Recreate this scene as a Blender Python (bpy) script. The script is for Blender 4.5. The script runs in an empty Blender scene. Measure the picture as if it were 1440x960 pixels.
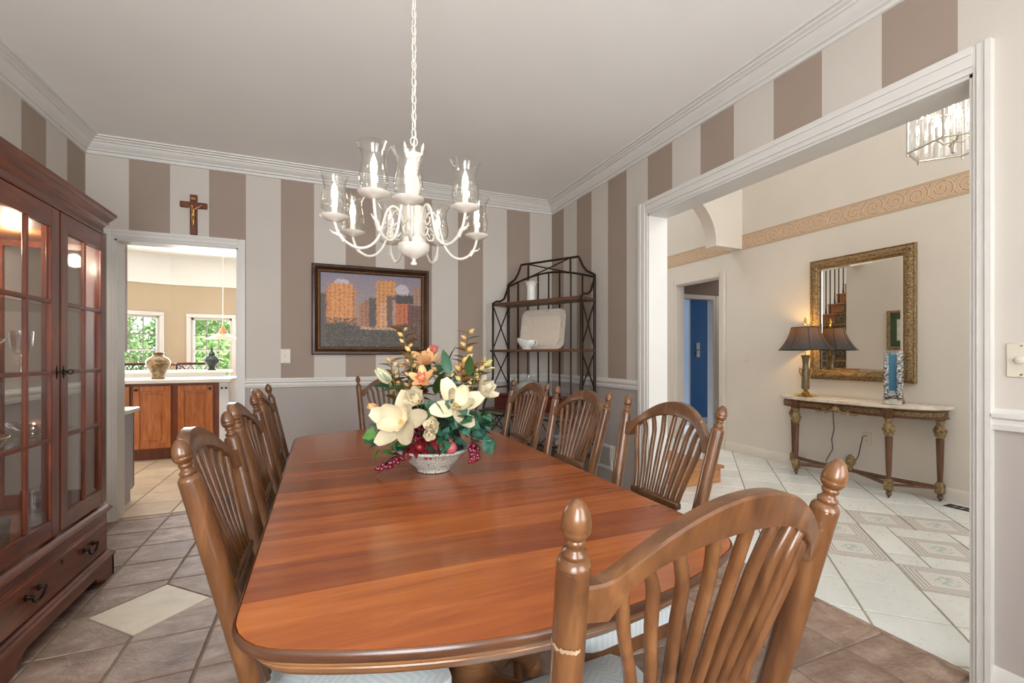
import bpy, bmesh, math, random
from mathutils import Vector, Matrix
random.seed(7)
C = bpy.context.scene.collection
SC = bpy.context.scene
PI = math.pi
R = math.radians
YAW = 22.645

# ------------------------------------------------------------ camera
cd = bpy.data.cameras.new('camera'); cam = bpy.data.objects.new('camera', cd); C.objects.link(cam)
cam.location = (0, 0, 1.18); cam.rotation_euler = (R(90), 0, R(-YAW))
cd.sensor_fit = 'HORIZONTAL'; cd.sensor_width = 36; cd.lens = 16.0
cd.shift_y = 20/1440; cd.clip_start = 0.02; cd.clip_end = 200
SC.camera = cam
SC.cycles.transparent_max_bounces = 32; SC.cycles.diffuse_bounces = 6

# ------------------------------------------------------------ world, lights, exposure
W = bpy.data.worlds.new('world'); SC.world = W; W.use_nodes = True
W.node_tree.nodes['Background'].inputs[0].default_value = (0.93, 0.97, 1.0, 1)
W.node_tree.nodes['Background'].inputs[1].default_value = 4.0
vs = SC.view_settings
SC.display_settings.display_device = 'sRGB'
vs.view_transform = 'Standard'; vs.look = 'None'; vs.gamma = 1; vs.use_curve_mapping = False
vs.exposure = 0.0

def area(name, loc, rot, sx, sy, power, col=(1, 1, 1)):
    l = bpy.data.lights.new(name, 'AREA'); l.shape = 'RECTANGLE'; l.size = sx; l.size_y = sy
    l.energy = power; l.color = col
    o = bpy.data.objects.new(name, l); C.objects.link(o); o.location = loc; o.rotation_euler = [R(a) for a in rot]
    return o
def bulb(name, loc, power, col=(1, .78, .5), r=.012):
    l = bpy.data.lights.new(name, 'POINT'); l.energy = power; l.color = col; l.shadow_soft_size = r
    o = bpy.data.objects.new(name, l); C.objects.link(o); o.location = loc
    return o
# daylight through the two windows behind the camera
area('window_daylight', (-.62, -1.24, 1.45), (108, 0, 0), 1.1, 1.6, 80, (.96, .98, 1))
area('window_daylight', (1.05, -1.24, 1.45), (108, 0, 14), 1.1, 1.6, 31, (.96, .98, 1))
# daylight through the foyer's front window; added overhead panels brighten the stairwell
area('foyer_daylight', (3.5, -1.24, 3.0), (78, 0, 0), 1.8, 2.6, 29, (.98, .99, 1))
area('stairwell_fill', (3.4, 2.2, 5.1), (0, 0, 0), 1.6, 2.0, 26, (.98, .99, 1))
area('stairwell_fill', (2.6, 5.4, 5.1), (0, 0, 0), 3.2, 1.6, 48, (.98, .99, 1))
# daylight through the kitchen windows
area('kitchen_daylight', (-1.55, 8.3, 1.5), (-90, 0, 0), 1.0, 1.4, 60, (.95, .98, 1))
area('kitchen_daylight', (-3.1, 7.7, 1.5), (-90, 0, 24), 1.0, 1.4, 60, (.95, .98, 1))
area('kitchen_ceiling_fill', (-1.8, 6.0, 2.66), (0, 0, 0), 1.6, 1.6, 34, (1, .97, .92))  # added panel under the closed ceiling, brightening the kitchen
# added overhead panels that brighten the hall and blue room
area('hall_fill', (6.2, 4.7, 2.5), (0, 0, 0), .8, .8, 8, (1, .95, .9))
area('study_fill', (6.0, 7.6, 2.4), (0, 0, 0), 1.4, 1.2, 130, (.95, .98, 1))

# ------------------------------------------------------------ helpers
def S(r, g, b):
    f = lambda c: c/12.92/255 if c <= 10.3 else ((c/255+.055)/1.055)**2.4
    return (f(r), f(g), f(b), 1)

class NT:
    def __init__(s, name):
        s.m = bpy.data.materials.new(name); s.m.use_nodes = True
        s.t = s.m.node_tree; s.p = s.t.nodes['Principled BSDF']; s.o = s.t.nodes['Material Output']
    def n(s, typ, **kw):
        x = s.t.nodes.new('ShaderNode'+typ)
        for k, v in kw.items(): setattr(x, k, v)
        return x
    def l(s, a, b): s.t.links.new(a, b)
    def math(s, op, a, b=None, c=None):
        x = s.n('Math', operation=op)
        for i, v in enumerate((a, b, c)):
            if v is None: continue
            if isinstance(v, (int, float)): x.inputs[i].default_value = v
            else: s.l(v, x.inputs[i])
        return x.outputs[0]
    def mix(s, fac, a, b, mode='MIX'):
        x = s.n('Mix', data_type='RGBA', blend_type=mode)
        for i, v in ((0, fac), (6, a), (7, b)):
            if isinstance(v, (int, float, tuple)): x.inputs[i].default_value = v
            else: s.l(v, x.inputs[i])
        return x.outputs[2]
    def ramp(s, fac, stops):
        x = s.n('ValToRGB'); e = x.color_ramp.elements
        while len(e) < len(stops): e.new(.5)
        for el, (p, c) in zip(e, stops): el.position = p; el.color = c
        s.l(fac, x.inputs[0]); return x.outputs[0]
    def coords(s, scale=(1, 1, 1), rnd=True, kind='Object'):
        tc = s.n('TexCoord'); mp = s.n('Mapping'); mp.inputs['Scale'].default_value = scale
        src = tc.outputs[kind]
        if rnd:
            oi = s.n('ObjectInfo'); v = s.n('VectorMath', operation='SCALE'); cx = s.n('CombineXYZ')
            s.l(oi.outputs['Random'], cx.inputs[0]); s.l(oi.outputs['Random'], cx.inputs[1]); s.l(oi.outputs['Random'], cx.inputs[2])
            s.l(cx.outputs[0], v.inputs[0]); v.inputs['Scale'].default_value = 37.3
            a = s.n('VectorMath', operation='ADD'); s.l(src, a.inputs[0]); s.l(v.outputs[0], a.inputs[1]); src = a.outputs[0]
        s.l(src, mp.inputs[0]); return mp.outputs[0]
    def noise(s, vec, scale, detail=4, rough=.55, dist=0):
        x = s.n('TexNoise'); s.l(vec, x.inputs['Vector']); x.inputs['Scale'].default_value = scale
        x.inputs['Detail'].default_value = detail; x.inputs['Roughness'].default_value = rough; x.inputs['Distortion'].default_value = dist
        return x.outputs['Fac']
    def bump(s, h, strength=.2, dist=.01):
        x = s.n('Bump'); x.inputs['Strength'].default_value = strength; x.inputs['Distance'].default_value = dist
        s.l(h, x.inputs['Height']); s.l(x.outputs[0], s.p.inputs['Normal'])
    def set(s, **kw):
        for k, v in kw.items():
            i = s.p.inputs[k.replace('_', ' ')]
            if isinstance(v, (int, float, tuple)): i.default_value = v
            else: s.l(v, i)
        return s

def plain(name, col, rough=.5, metal=0., var=.06, scale=6., bump=0., coat=0.):
    """procedural paint / plastic / metal: base colour with a faint mottle"""
    t = NT(name); v = t.coords(rnd=False); f = t.noise(v, scale, 3)
    d = tuple(c*(1-var) for c in col[:3])+(1,); u = tuple(min(1, c*(1+var)) for c in col[:3])+(1,)
    t.set(Base_Color=t.ramp(f, [(.3, d), (.7, u)]), Roughness=rough, Metallic=metal)
    if coat: t.set(Coat_Weight=coat, Coat_Roughness=.15)
    if bump: t.bump(t.noise(v, scale*6, 3), bump, .005)
    return t.m

def wood(name, dark, mid, light, grain=(1, 14, 14), rough=.35, coat=.2, vary=.18, scale=3.0):
    t = NT(name); v = t.coords(grain)
    f = t.noise(v, scale, 6, .6, .6); g = t.noise(v, scale*7, 3, .6)
    base = t.ramp(f, [(.28, dark), (.5, mid), (.74, light)])
    base = t.mix(t.math('MULTIPLY', g, .22), base, dark)
    oi = t.n('ObjectInfo'); hs = t.n('HueSaturation')
    t.l(t.math('MULTIPLY_ADD', oi.outputs['Random'], vary*2, 1-vary), hs.inputs['Value']); t.l(base, hs.inputs['Color'])
    t.set(Base_Color=hs.outputs[0], Roughness=rough, Coat_Weight=coat, Coat_Roughness=.12)
    t.bump(g, .06, .003)
    return t.m

def glass(name, tint=(1, 1, 1, 1), rough=.02, refl=1.35, dens=.0):
    """thin glass: clear with Fresnel reflection"""
    t = NT(name); g = t.n('NewGeometry'); dt = t.n('VectorMath', operation='DOT_PRODUCT'); t.l(g.outputs['Normal'], dt.inputs[0]); t.l(g.outputs['Incoming'], dt.inputs[1])
    f0 = ((refl-1)/(refl+1))**2; ci = t.math('SUBTRACT', 1.0, t.math('ABSOLUTE', dt.outputs['Value']))
    fr = t.math('MULTIPLY_ADD', t.math('POWER', ci, 5.0), 1-f0, f0)
    tr = t.n('BsdfTransparent'); tr.inputs[0].default_value = tint
    gl = t.n('BsdfGlossy'); gl.inputs['Roughness'].default_value = rough
    mx = t.n('MixShader'); t.l(t.math('ADD', fr, dens), mx.inputs[0]); t.l(tr.outputs[0], mx.inputs[1]); t.l(gl.outputs[0], mx.inputs[2])
    t.l(mx.outputs[0], t.o.inputs[0]); return t.m

def emit(name, col, strength):
    t = NT(name); e = t.n('Emission'); e.inputs[0].default_value = col; e.inputs[1].default_value = strength
    t.l(e.outputs[0], t.o.inputs[0]); return t.m

class MB:
    """collects verts and faces of one mesh"""
    def __init__(s): s.v = []; s.f = []; s.mi = []; s.cur = 0
    def add(s, vs, fs, M=None):
        o = len(s.v)
        for p in vs:
            p = Vector(p); s.v.append(M @ p if M else p)
        for f in fs: s.f.append([i+o for i in f]); s.mi.append(s.cur)
    def box(s, c, d, M=None, ch=0.0):
        x, y, z = c; a, b, e = d[0]/2, d[1]/2, d[2]/2
        if ch <= 0:
            vs = [(x+i*a, y+j*b, z+k*e) for k in (-1, 1) for j in (-1, 1) for i in (-1, 1)]
            s.add(vs, [(0, 2, 3, 1), (4, 5, 7, 6), (0, 1, 5, 4), (2, 6, 7, 3), (0, 4, 6, 2), (1, 3, 7, 5)], M); return
        ch = min(ch, a*.9, b*.9, e*.9)
        bm = bmesh.new(); bmesh.ops.create_cube(bm, size=1)
        for w in bm.verts: w.co = Vector((x+w.co.x*2*a, y+w.co.y*2*b, z+w.co.z*2*e))
        bmesh.ops.bevel(bm, geom=bm.edges[:], offset=ch, segments=1, affect='EDGES', profile=.5)
        bm.verts.index_update()
        s.add([w.co[:] for w in bm.verts], [[w.index for w in f.verts] for f in bm.faces], M); bm.free()
    def b2(s, x0, x1, y0, y1, z0, z1, ch=0.0, M=None):
        s.box(((x0+x1)/2, (y0+y1)/2, (z0+z1)/2), (abs(x1-x0), abs(y1-y0), abs(z1-z0)), M, ch)
    def lathe(s, prof, n=20, M=None, cap=True):
        vs = []; fs = []; m = len(prof)
        for (r, z) in prof:
            for i in range(n): a = 2*PI*i/n; vs.append((max(r, 1e-4)*math.cos(a), max(r, 1e-4)*math.sin(a), z))
        for j in range(m-1):
            for i in range(n):
                k = (i+1) % n; fs.append((j*n+i, j*n+k, (j+1)*n+k, (j+1)*n+i))
        if cap:
            fs.append(list(range(n))[::-1]); fs.append([(m-1)*n+i for i in range(n)])
        s.add(vs, fs, M)
    def tube(s, pts, rad, n=10, closed=False, M=None, flat=None):
        pts = [Vector(p) for p in pts]; N = len(pts)
        if isinstance(rad, (int, float)): rad = [rad]*N
        vs = []; fs = []; up = None
        for i, p in enumerate(pts):
            if closed: t = pts[(i+1) % N]-pts[i-1]
            else: t = pts[min(i+1, N-1)]-pts[max(i-1, 0)]
            t.normalize()
            if up is None:
                up = Vector((0, 0, 1)) if abs(t.z) < .9 else Vector((1, 0, 0))
            u = up-t*up.dot(t)
            if u.length < 1e-5: u = t.orthogonal()
            u.normalize(); up = u; w = t.cross(u)
            for k in range(n):
                a = 2*PI*k/n; fx = flat[0] if flat else 1; fy = flat[1] if flat else 1
                vs.append(p+(u*math.cos(a)*fx+w*math.sin(a)*fy)*rad[i])
        L = N if closed else N-1
        for i in range(L):
            j = (i+1) % N
            for k in range(n):
                q = (k+1) % n; fs.append((i*n+k, i*n+q, j*n+q, j*n+k))
        if not closed:
            fs.append(list(range(n))[::-1]); fs.append([(N-1)*n+k for k in range(n)])
        s.add(vs, fs, M)
    def prism(s, poly, z0, z1, M=None):
        n = len(poly); vs = [(x, y, z0) for x, y in poly]+[(x, y, z1) for x, y in poly]
        s.add(vs, [list(range(n))[::-1], [n+i for i in range(n)]]+[(i, (i+1) % n, n+(i+1) % n, n+i) for i in range(n)], M)
    def grid(s, fn, nu, nv, M=None, wrap=False):
        vs = [fn(i/nu, j/nv) for j in range(nv+1) for i in range(nu+1)]
        s.add(vs, [(j*(nu+1)+i, j*(nu+1)+i+1, (j+1)*(nu+1)+i+1, (j+1)*(nu+1)+i) for j in range(nv) for i in range(nu)], M)
    def ball(s, c, r, n=10, sz=1., M=None):
        prof = [(r*math.sin(PI*i/(n//2)), -r*sz*math.cos(PI*i/(n//2))) for i in range(n//2+1)]
        T = Matrix.Translation(c); s.lathe(prof, n, (M @ T) if M else T, cap=False)
    def mesh(s, name, mats, smooth=40):
        me = bpy.data.meshes.new(name); me.from_pydata([tuple(v) for v in s.v], [], s.f)
        for m in (mats if isinstance(mats, (list, tuple)) else [mats]): me.materials.append(m)
        me.polygons.foreach_set('material_index', s.mi)
        bm = bmesh.new(); bm.from_mesh(me); bmesh.ops.recalc_face_normals(bm, faces=bm.faces); bm.to_mesh(me); bm.free()
        if smooth:
            me.polygons.foreach_set('use_smooth', [True]*len(me.polygons)); me.set_sharp_from_angle(angle=R(smooth))
        me.update(); return me
    def build(s, name, mats, parent=None, smooth=40, loc=None, rot=None):
        return link(name, s.mesh(name, mats, smooth), parent, loc, rot)

def link(name, me, parent=None, loc=None, rot=None):
    o = bpy.data.objects.new(name, me); C.objects.link(o)
    if parent: o.parent = parent
    if loc: o.location = loc
    if rot: o.rotation_euler = rot
    return o
def tag(o, label=None, cat=None, group=None, kind=None):
    if label: o['label'] = label
    if cat: o['category'] = cat
    if group: o['group'] = group
    if kind: o['kind'] = kind
    return o
def thing(name, label, cat, loc=(0, 0, 0), rz=0, group=None):
    o = bpy.data.objects.new(name, None); o.empty_display_size = .1; C.objects.link(o)
    o.location = loc; o.rotation_euler = (0, 0, R(rz)); return tag(o, label, cat, group)
def dup(root, loc, rz, label, group=None):
    def cp(o, par):
        c = o.copy(); C.objects.link(c)
        if par: c.parent = par
        for ch in o.children: cp(ch, c)
        return c
    kids = list(root.children)
    r = root.copy(); C.objects.link(r)
    for k in kids: cp(k, r)
    r.location = loc; r.rotation_euler = (0, 0, R(rz)); r['label'] = label
    if group: r['group'] = group
    return r
def TM(loc=(0, 0, 0), rx=0, ry=0, rz=0, sc=(1, 1, 1)):
    return Matrix.Translation(loc) @ Matrix.Rotation(R(rz), 4, 'Z') @ Matrix.Rotation(R(ry), 4, 'Y') @ Matrix.Rotation(R(rx), 4, 'X') @ Matrix.Diagonal((*sc, 1))
def struct(mb, name, mat, parent=None, smooth=30):
    o = mb.build(name, mat, parent, smooth)
    if not parent: o['kind'] = 'structure'
    return o
def arc(cx, cy, r, a0, a1, n):
    return [(cx+r*math.cos(R(a0+(a1-a0)*i/n)), cy+r*math.sin(R(a0+(a1-a0)*i/n))) for i in range(n+1)]
def clip(poly, x0, x1, y0, y1):
    for ax, lim, sg in ((0, x0, 1), (0, x1, -1), (1, y0, 1), (1, y1, -1)):
        out = []
        for i in range(len(poly)):
            a, b = poly[i-1], poly[i]; da = (a[ax]-lim)*sg; db = (b[ax]-lim)*sg
            if da >= 0 and db >= 0: out.append(b)
            elif da >= 0 > db or da < 0 <= db:
                t = da/(da-db); q = (a[0]+(b[0]-a[0])*t, a[1]+(b[1]-a[1])*t); out.append(q)
                if db >= 0: out.append(b)
        poly = out
        if len(poly) < 3: return []
    return poly

# ------------------------------------------------------------ materials
trim_m = plain('white_trim_paint', S(216, 214, 209), .38, var=.02)
ceil_m = plain('ceiling_paint', S(242, 242, 239), .9, var=.02, scale=1.5)
foy_m = plain('cream_wall_paint', S(214, 207, 197), .8, var=.025, scale=2)
tan_m = plain('tan_wall_paint', S(186, 168, 142), .8, var=.03, scale=2)
kwhite_m = plain('kitchen_white_paint', S(232, 231, 226), .8, var=.02, scale=2)
taupe_m = plain('hall_taupe_paint', S(128, 110, 96), .8, var=.03)
blue_m = plain('deep_blue_wall_paint', S(8, 92, 150), .6, var=.05)
grout_m = plain('grout', S(128, 112, 98), .9, var=.12, scale=30)
grout2_m = plain('foyer_grout', S(140, 134, 112), .9, var=.1, scale=30)
grout3_m = plain('kitchen_grout', S(150, 128, 104), .9, var=.1, scale=30)
plate_m = plain('ivory_plate', S(214, 207, 190), .4, var=.02)
dark_m = plain('dark_metal', S(40, 34, 30), .4, .7, var=.1)
brass_m = plain('brass', S(190, 150, 70), .3, .9, var=.08)
iron_m = plain('bronze_iron', S(46, 31, 22), .5, .45, var=.2, scale=25)
blackp_m = plain('black_cord', S(28, 26, 25), .5, 0)
glass_m = glass('window_glass', refl=1.25)
crystal_m = glass('crystal_glass', (.96, .97, .97, 1), .09, 1.5, .30)
shade_glass_m = glass('hurricane_glass', (.99, .99, .98, 1), .02, 1.42, .03)

def stripe_wall(name, axis, origin, sign, first):
    """painted stripes above the chair rail, plain mauve below"""
    t = NT(name); g = t.n('NewGeometry'); sp = t.n('SeparateXYZ'); t.l(g.outputs['Position'], sp.inputs[0])
    co = t.math('MULTIPLY', t.math('SUBTRACT', sp.outputs[axis], origin), sign/.24515)
    ph = t.math('FLOORED_MODULO', t.math('ADD', co, first), 2.0)
    k = t.math('GREATER_THAN', ph, 1.0)
    mot = t.noise(t.coords(rnd=False), 3, 3)
    lt = t.mix(mot, S(197, 190, 181), S(205, 198, 189)); dk = t.mix(mot, S(152, 135, 122), S(161, 145, 132))
    up = t.mix(k, lt, dk)
    low = t.mix(mot, S(170, 162, 157), S(180, 172, 166))
    hi = t.math('GREATER_THAN', sp.outputs[2], .96)
    t.set(Base_Color=t.mix(hi, low, up), Roughness=.7); return t.m
XL, XR, YF, YB = -1.532, 2.145, 4.095, -1.25
st_far = stripe_wall('striped_paint_far', 0, XL, 1, 0)
st_right = stripe_wall('striped_paint_right', 1, YF, -1, 1)
st_left = stripe_wall('striped_paint_left', 1, YF, -1, 1)

# ------------------------------------------------------------ room shell
ZC = 2.71
KY = 4.22          # kitchen side of the far wall
FX = 2.29          # foyer side of the right wall
DX0, DX1, DZ = -1.366, -.604, 2.017      # kitchen doorway
OY0, OY1, OZ = .862, 2.62, 2.185         # foyer opening
m = MB(); m.b2(XL-.12, DX0, YF, KY, 0, ZC); m.b2(DX1, FX, YF, KY, 0, ZC); m.b2(DX0, DX1, YF, KY, DZ, ZC)
struct(m, 'wall_far', st_far)
m = MB(); m.b2(XR, FX, OY1, YF, 0, ZC); m.b2(XR, FX, YB, OY0, 0, ZC); m.b2(XR, FX, OY0, OY1, OZ, ZC)
struct(m, 'wall_right', st_right)
# foyer face of that wall and its upper storey
m = MB(); m.b2(FX, FX+.012, OY1, 4.232, 0, 5.2); m.b2(FX, FX+.012, YB, OY0, 0, 5.2); m.b2(FX, FX+.012, OY0, OY1, OZ, 5.2)
struct(m, 'wall_foyer_near', foy_m)
m = MB(); m.b2(XL-.12, XL, YB, YF, 0, ZC); struct(m, 'wall_left', st_left)
# rear wall with two window holes
m = MB()
for x0, x1, z0, z1 in ((XL-.12, -1.2, 0, ZC), (-.04, .48, 0, ZC), (1.62, FX, 0, ZC), (-1.2, -.04, 0, .6), (-1.2, -.04, 2.3, ZC), (.48, 1.62, 0, .6), (.48, 1.62, 2.3, ZC)):
    m.b2(x0, x1, YB-.12, YB, z0, z1)
struct(m, 'wall_rear', foy_m)
for i, (x0, x1) in enumerate(((-1.2, -.04), (.48, 1.62))):
    w = thing('window_%d' % (i+1), None, None); w['kind'] = 'structure'
    m = MB()
    for a in (x0+.03, x1-.03): m.box((a, YB-.06, 1.45), (.06, .1, 1.7))
    for z in (.63, 1.45, 2.27): m.box(((x0+x1)/2, YB-.06, z), (x1-x0, .1, .06))
    m.build('window_frame', trim_m, w)
    m = MB(); m.box(((x0+x1)/2, YB-.08, 1.45), (x1-x0, .006, 1.7)); m.build('pane', glass_m, w)
m = MB(); m.b2(XL-.12, FX, YB-.12, KY, ZC, ZC+.1); struct(m, 'ceiling', ceil_m)

# crown moulding rings, mitred
CP = [(0, 2.598), (.012, 2.600), (.014, 2.612), (.006, 2.616), (.006, 2.622), (.020, 2.626), (.022, 2.634), (.036, 2.646), (.050, 2.662), (.054, 2.674), (.066, 2.676), (.068, 2.684), (.084, 2.690), (.086, 2.698), (.102, 2.700), (.104, 2.71)]
def crown(name, a, b, da, db):
    # a,b wall-line ends; da,db inward unit directions used for the mitre
    m = MB(); vs = []
    for d, z in CP: vs.append((a[0]+da[0]*d, a[1]+da[1]*d, z))
    for d, z in CP: vs.append((b[0]+db[0]*d, b[1]+db[1]*d, z))
    n = len(CP); m.add(vs, [(i, i+1, n+i+1, n+i) for i in range(n-1)]); struct(m, name, trim_m, smooth=25)
crown('trim_1', (XL, YF), (XR, YF), (1, -1), (-1, -1))
crown('trim_2', (XR, YF), (XR, YB), (-1, -1), (-1, 1))
crown('trim_3', (XL, YB), (XL, YF), (1, 1), (1, -1))
# chair rail
RP = [(0, .925), (.016, .927), (.02, .945), (.014, .952), (.014, .962), (.026, .970), (.026, .982), (.014, .990), (.012, 1.0), (0, 1.0)]
BP = [(0, 0), (.016, 0), (.016, .085), (.010, .1), (.006, .112), (0, .112)]
def run(name, prof, p, q, nrm, mat=None):
    m = MB(); n = len(prof); vs = []
    for e in (p, q):
        for d, z in prof: vs.append((e[0]+nrm[0]*d, e[1]+nrm[1]*d, z))
    m.add(vs, [(i, (i+1) % n, n+(i+1) % n, n+i) for i in range(n)]+[list(range(n)), list(range(n, 2*n))[::-1]])
    return struct(m, name, mat or trim_m, smooth=25)
run('trim_4', RP, (DX1+.05, YF), (XR, YF), (0, -1)); run('trim_5', RP, (XR, YF), (XR, OY1+.09), (-1, 0))
run('trim_6', RP, (XR, OY0-.05), (XR, YB), (-1, 0)); run('trim_7', RP, (XL, YF), (XL, YB), (1, 0))
run('baseboard_far', BP, (DX1+.05, YF), (XR, YF), (0, -1)); run('baseboard_right', BP, (XR, YF), (XR, OY1+.09), (-1, 0))
run('baseboard_front', BP, (XR, OY0-.05), (XR, YB), (-1, 0)); run('baseboard_left', BP, (XL, YF), (XL, YB), (1, 0))
# casings: kitchen doorway
def casing_v(m, axis, at, inner, outer, z0, z1, front):
    """stepped vertical casing board on plane 'at' (axis 1: y plane, axis 0: x plane), front = outward sign"""
    w = outer-inner
    for f0, f1, t in ((0, .25, .012), (.25, .7, .02), (.7, 1, .026)):
        a, b = inner+w*f0, inner+w*f1
        lo, hi = sorted((a, b)); t0, t1 = sorted((at, at+front*t))
        if axis == 1: m.b2(lo, hi, t0, t1, z0, z1)
        else: m.b2(t0, t1, lo, hi, z0, z1)
m = MB()
casing_v(m, 1, YF, DX0, DX0-.055, 0, DZ+.064, -1); casing_v(m, 1, YF, DX1, DX1+.05, 0, DZ+.064, -1)
for f0, f1, t in ((0, .25, .012), (.25, .7, .02), (.7, 1, .026)): m.b2(DX0, DX1, YF-t, YF, DZ+.064*f0, DZ+.064*f1)
m.b2(DX0-.002, DX0+.012, YF-.004, KY+.01, 0, DZ); m.b2(DX1-.012, DX1+.002, YF-.004, KY+.01, 0, DZ); m.b2(DX0, DX1, YF-.004, KY+.01, DZ-.012, DZ+.002)
struct(m, 'trim_8', trim_m)
# casing: foyer opening
m = MB()
casing_v(m, 0, XR, OY1, OY1+.085, 0, OZ+.09, -1); casing_v(m, 0, XR, OY0, OY0-.052, 0, OZ+.09, -1)
for f0, f1, t in ((0, .25, .012), (.25, .7, .02), (.7, 1, .026)): m.b2(XR-t, XR, OY0, OY1, OZ+.09*f0, OZ+.09*f1)
m.b2(XR-.004, FX+.016, OY1-.012, OY1+.002, 0, OZ); m.b2(XR-.004, FX+.016, OY0-.002, OY0+.012, 0, OZ); m.b2(XR-.004, FX+.016, OY0, OY1, OZ-.012, OZ+.002)
struct(m, 'trim_9', trim_m)

# ------------------------------------------------------------ foyer, hall, blue room shell
X2 = 4.68
HY0, HY1, HZ = 4.335, 5.10, 2.19          # hall doorway in the foyer wall
m = MB(); m.b2(X2, X2+.12, YB, HY0, 0, 5.2); m.b2(X2, X2+.12, HY1, 6.6, 0, 5.2); m.b2(X2, X2+.12, HY0, HY1, HZ, 5.2)
struct(m, 'wall_foyer', foy_m)
m = MB(); m.b2(FX, 2.6, YB-.12, YB, 0, 5.2); m.b2(4.4, X2+.12, YB-.12, YB, 0, 5.2); m.b2(2.6, 4.4, YB-.12, YB, 0, 1.6); m.b2(2.6, 4.4, YB-.12, YB, 4.4, 5.2)
struct(m, 'wall_foyer_front', foy_m)
m = MB(); m.b2(-.3, X2+.12, 6.5, 6.6, 0, 5.2); m.b2(-.3, -.2, KY, 6.5, 0, 5.2); m.b2(-.2, FX, KY, KY+.01, 0, 5.2)
struct(m, 'wall_stairwell', foy_m)
m = MB(); m.b2(-.3, X2+.12, YB-.12, 6.6, 5.2, 5.3); struct(m, 'ceiling.001', ceil_m)
run('baseboard_foyer', BP, (X2, HY0-.09), (X2, YB), (-1, 0), foy_m)
# header wall with an arch across the foyer
m = MB(); AY0, AY1 = 4.0, 4.16
prof = [(X2, 2.47), (X2-.42, 2.47)]
prof += [(3.42+.84*math.cos(R(a)), 2.52+.62*math.sin(R(a))) for a in range(0, 181, 9)]
prof += [(FX+.26, 2.47), (FX+.01, 2.47), (FX+.01, 5.2), (X2, 5.2)]
n = len(prof); vs = [(x, AY0, z) for x, z in prof]+[(x, AY1, z) for x, z in prof]
m.add(vs, [list(range(n)), list(range(n, 2*n))[::-1]]+[(i, (i+1) % n, n+(i+1) % n, n+i) for i in range(n)])
struct(m, 'wall_arch', foy_m, smooth=20)
# wallpaper border with a scroll print
t = NT('scroll_border_paper'); g = t.n('NewGeometry'); sp = t.n('SeparateXYZ'); t.l(g.outputs['Position'], sp.inputs[0])
yy = t.math('MULTIPLY', sp.outputs[1], 6.0); zz = t.math('MULTIPLY', t.math('SUBTRACT', sp.outputs[2], 2.545), 6.0)
fy = t.math('SUBTRACT', t.math('FLOORED_MODULO', yy, 1.0), .5)
par = t.math('SUBTRACT', t.math('MULTIPLY', t.math('GREATER_THAN', t.math('FLOORED_MODULO', yy, 2.0), 1.0), 2.0), 1.0)
zs = t.math('MULTIPLY', zz, par); rr = t.math('SQRT', t.math('ADD', t.math('MULTIPLY', fy, fy), t.math('MULTIPLY', zs, zs)))
an = t.math('ARCTAN2', zs, fy)
sw = t.math('SINE', t.math('ADD', t.math('MULTIPLY', rr, 26.0), an))
sw = t.math('ADD', sw, t.math('MULTIPLY', t.math('SUBTRACT', t.noise(t.coords(rnd=False), 40, 3), .5), 2.2))
colr = t.ramp(t.math('MULTIPLY_ADD', sw, .5, .5), [(.3, S(196, 168, 140)), (.62, S(222, 202, 182)), (.9, S(178, 146, 114))])
edge = t.math('GREATER_THAN', t.math('ABSOLUTE', zz), .40)
t.set(Base_Color=t.mix(edge, colr, S(188, 164, 138)), Roughness=.75); border_m = t.m
m = MB(); m.b2(X2-.003, X2, YB, AY0, 2.455, 2.635); m.b2(X2-.003, X2, AY1, 6.5, 2.455, 2.635)
struct(m, 'trim_10', border_m)
# hall doorway casing
m = MB()
casing_v(m, 0, X2, HY0, HY0-.085, 0, HZ+.07, -1); casing_v(m, 0, X2, HY1, HY1+.16, 0, HZ+.07, -1)
m.b2(X2-.024, X2, HY0, HY1, HZ, HZ+.07); m.b2(X2-.004, X2+.125, HY0-.002, HY0+.012, 0, HZ); m.b2(X2-.004, X2+.125, HY1-.012, HY1+.002, 0, HZ); m.b2(X2-.004, X2+.125, HY0, HY1, HZ-.012, HZ)
struct(m, 'trim_11', foy_m)
# hall beyond, with a second doorway into the blue room
m = MB(); m.b2(X2+.12, 4.93, 5.35, 5.45, 0, 2.6); m.b2(5.64, 7.4, 5.35, 5.45, 0, 2.6); m.b2(4.93, 5.64, 5.35, 5.45, 2.05, 2.6)
m.b2(7.3, 7.4, 3.6, 5.35, 0, 2.6); m.b2(X2+.12, 7.4, 3.5, 3.6, 0, 2.6)
struct(m, 'wall_hall', taupe_m)
m = MB(); m.b2(X2+.12, 7.4, 3.5, 5.45, 2.6, 2.68); m.b2(X2+.12, 8.2, 5.45, 9.2, 2.45, 2.53); struct(m, 'ceiling.002', ceil_m)
m = MB()
casing_v(m, 1, 5.35, 5.64, 5.78, 0, 2.11, -1); casing_v(m, 1, 5.35, 4.93, 4.85, 0, 2.11, -1); m.b2(4.93, 5.64, 5.328, 5.35, 2.05, 2.11)
m.b2(5.628, 5.642, 5.345, 5.455, 0, 2.05); m.b2(4.928, 4.942, 5.345, 5.455, 0, 2.05)
struct(m, 'trim_12', foy_m)
m = MB(); m.b2(5.79, 8.2, 6.0, 6.1, 0, 2.45); m.b2(X2+.12, 8.2, 9.1, 9.2, 0, 2.45); m.b2(8.1, 8.2, 6.1, 9.1, 0, 2.45); m.b2(X2+.12, X2+.2, 5.45, 9.1, 0, 2.45)
struct(m, 'wall_study', blue_m)
m = MB(); m.b2(5.76, 5.79, 5.985, 6.115, 0, 2.45); m.b2(5.79, 8.1, 5.985, 6.0, 0, .11); struct(m, 'trim_13', trim_m)
sh = thing('bookcase', 'white tall bookcase in the blue room past the hall door', 'bookcase', (6.35, 8.3, 0))
m = MB()
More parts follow.
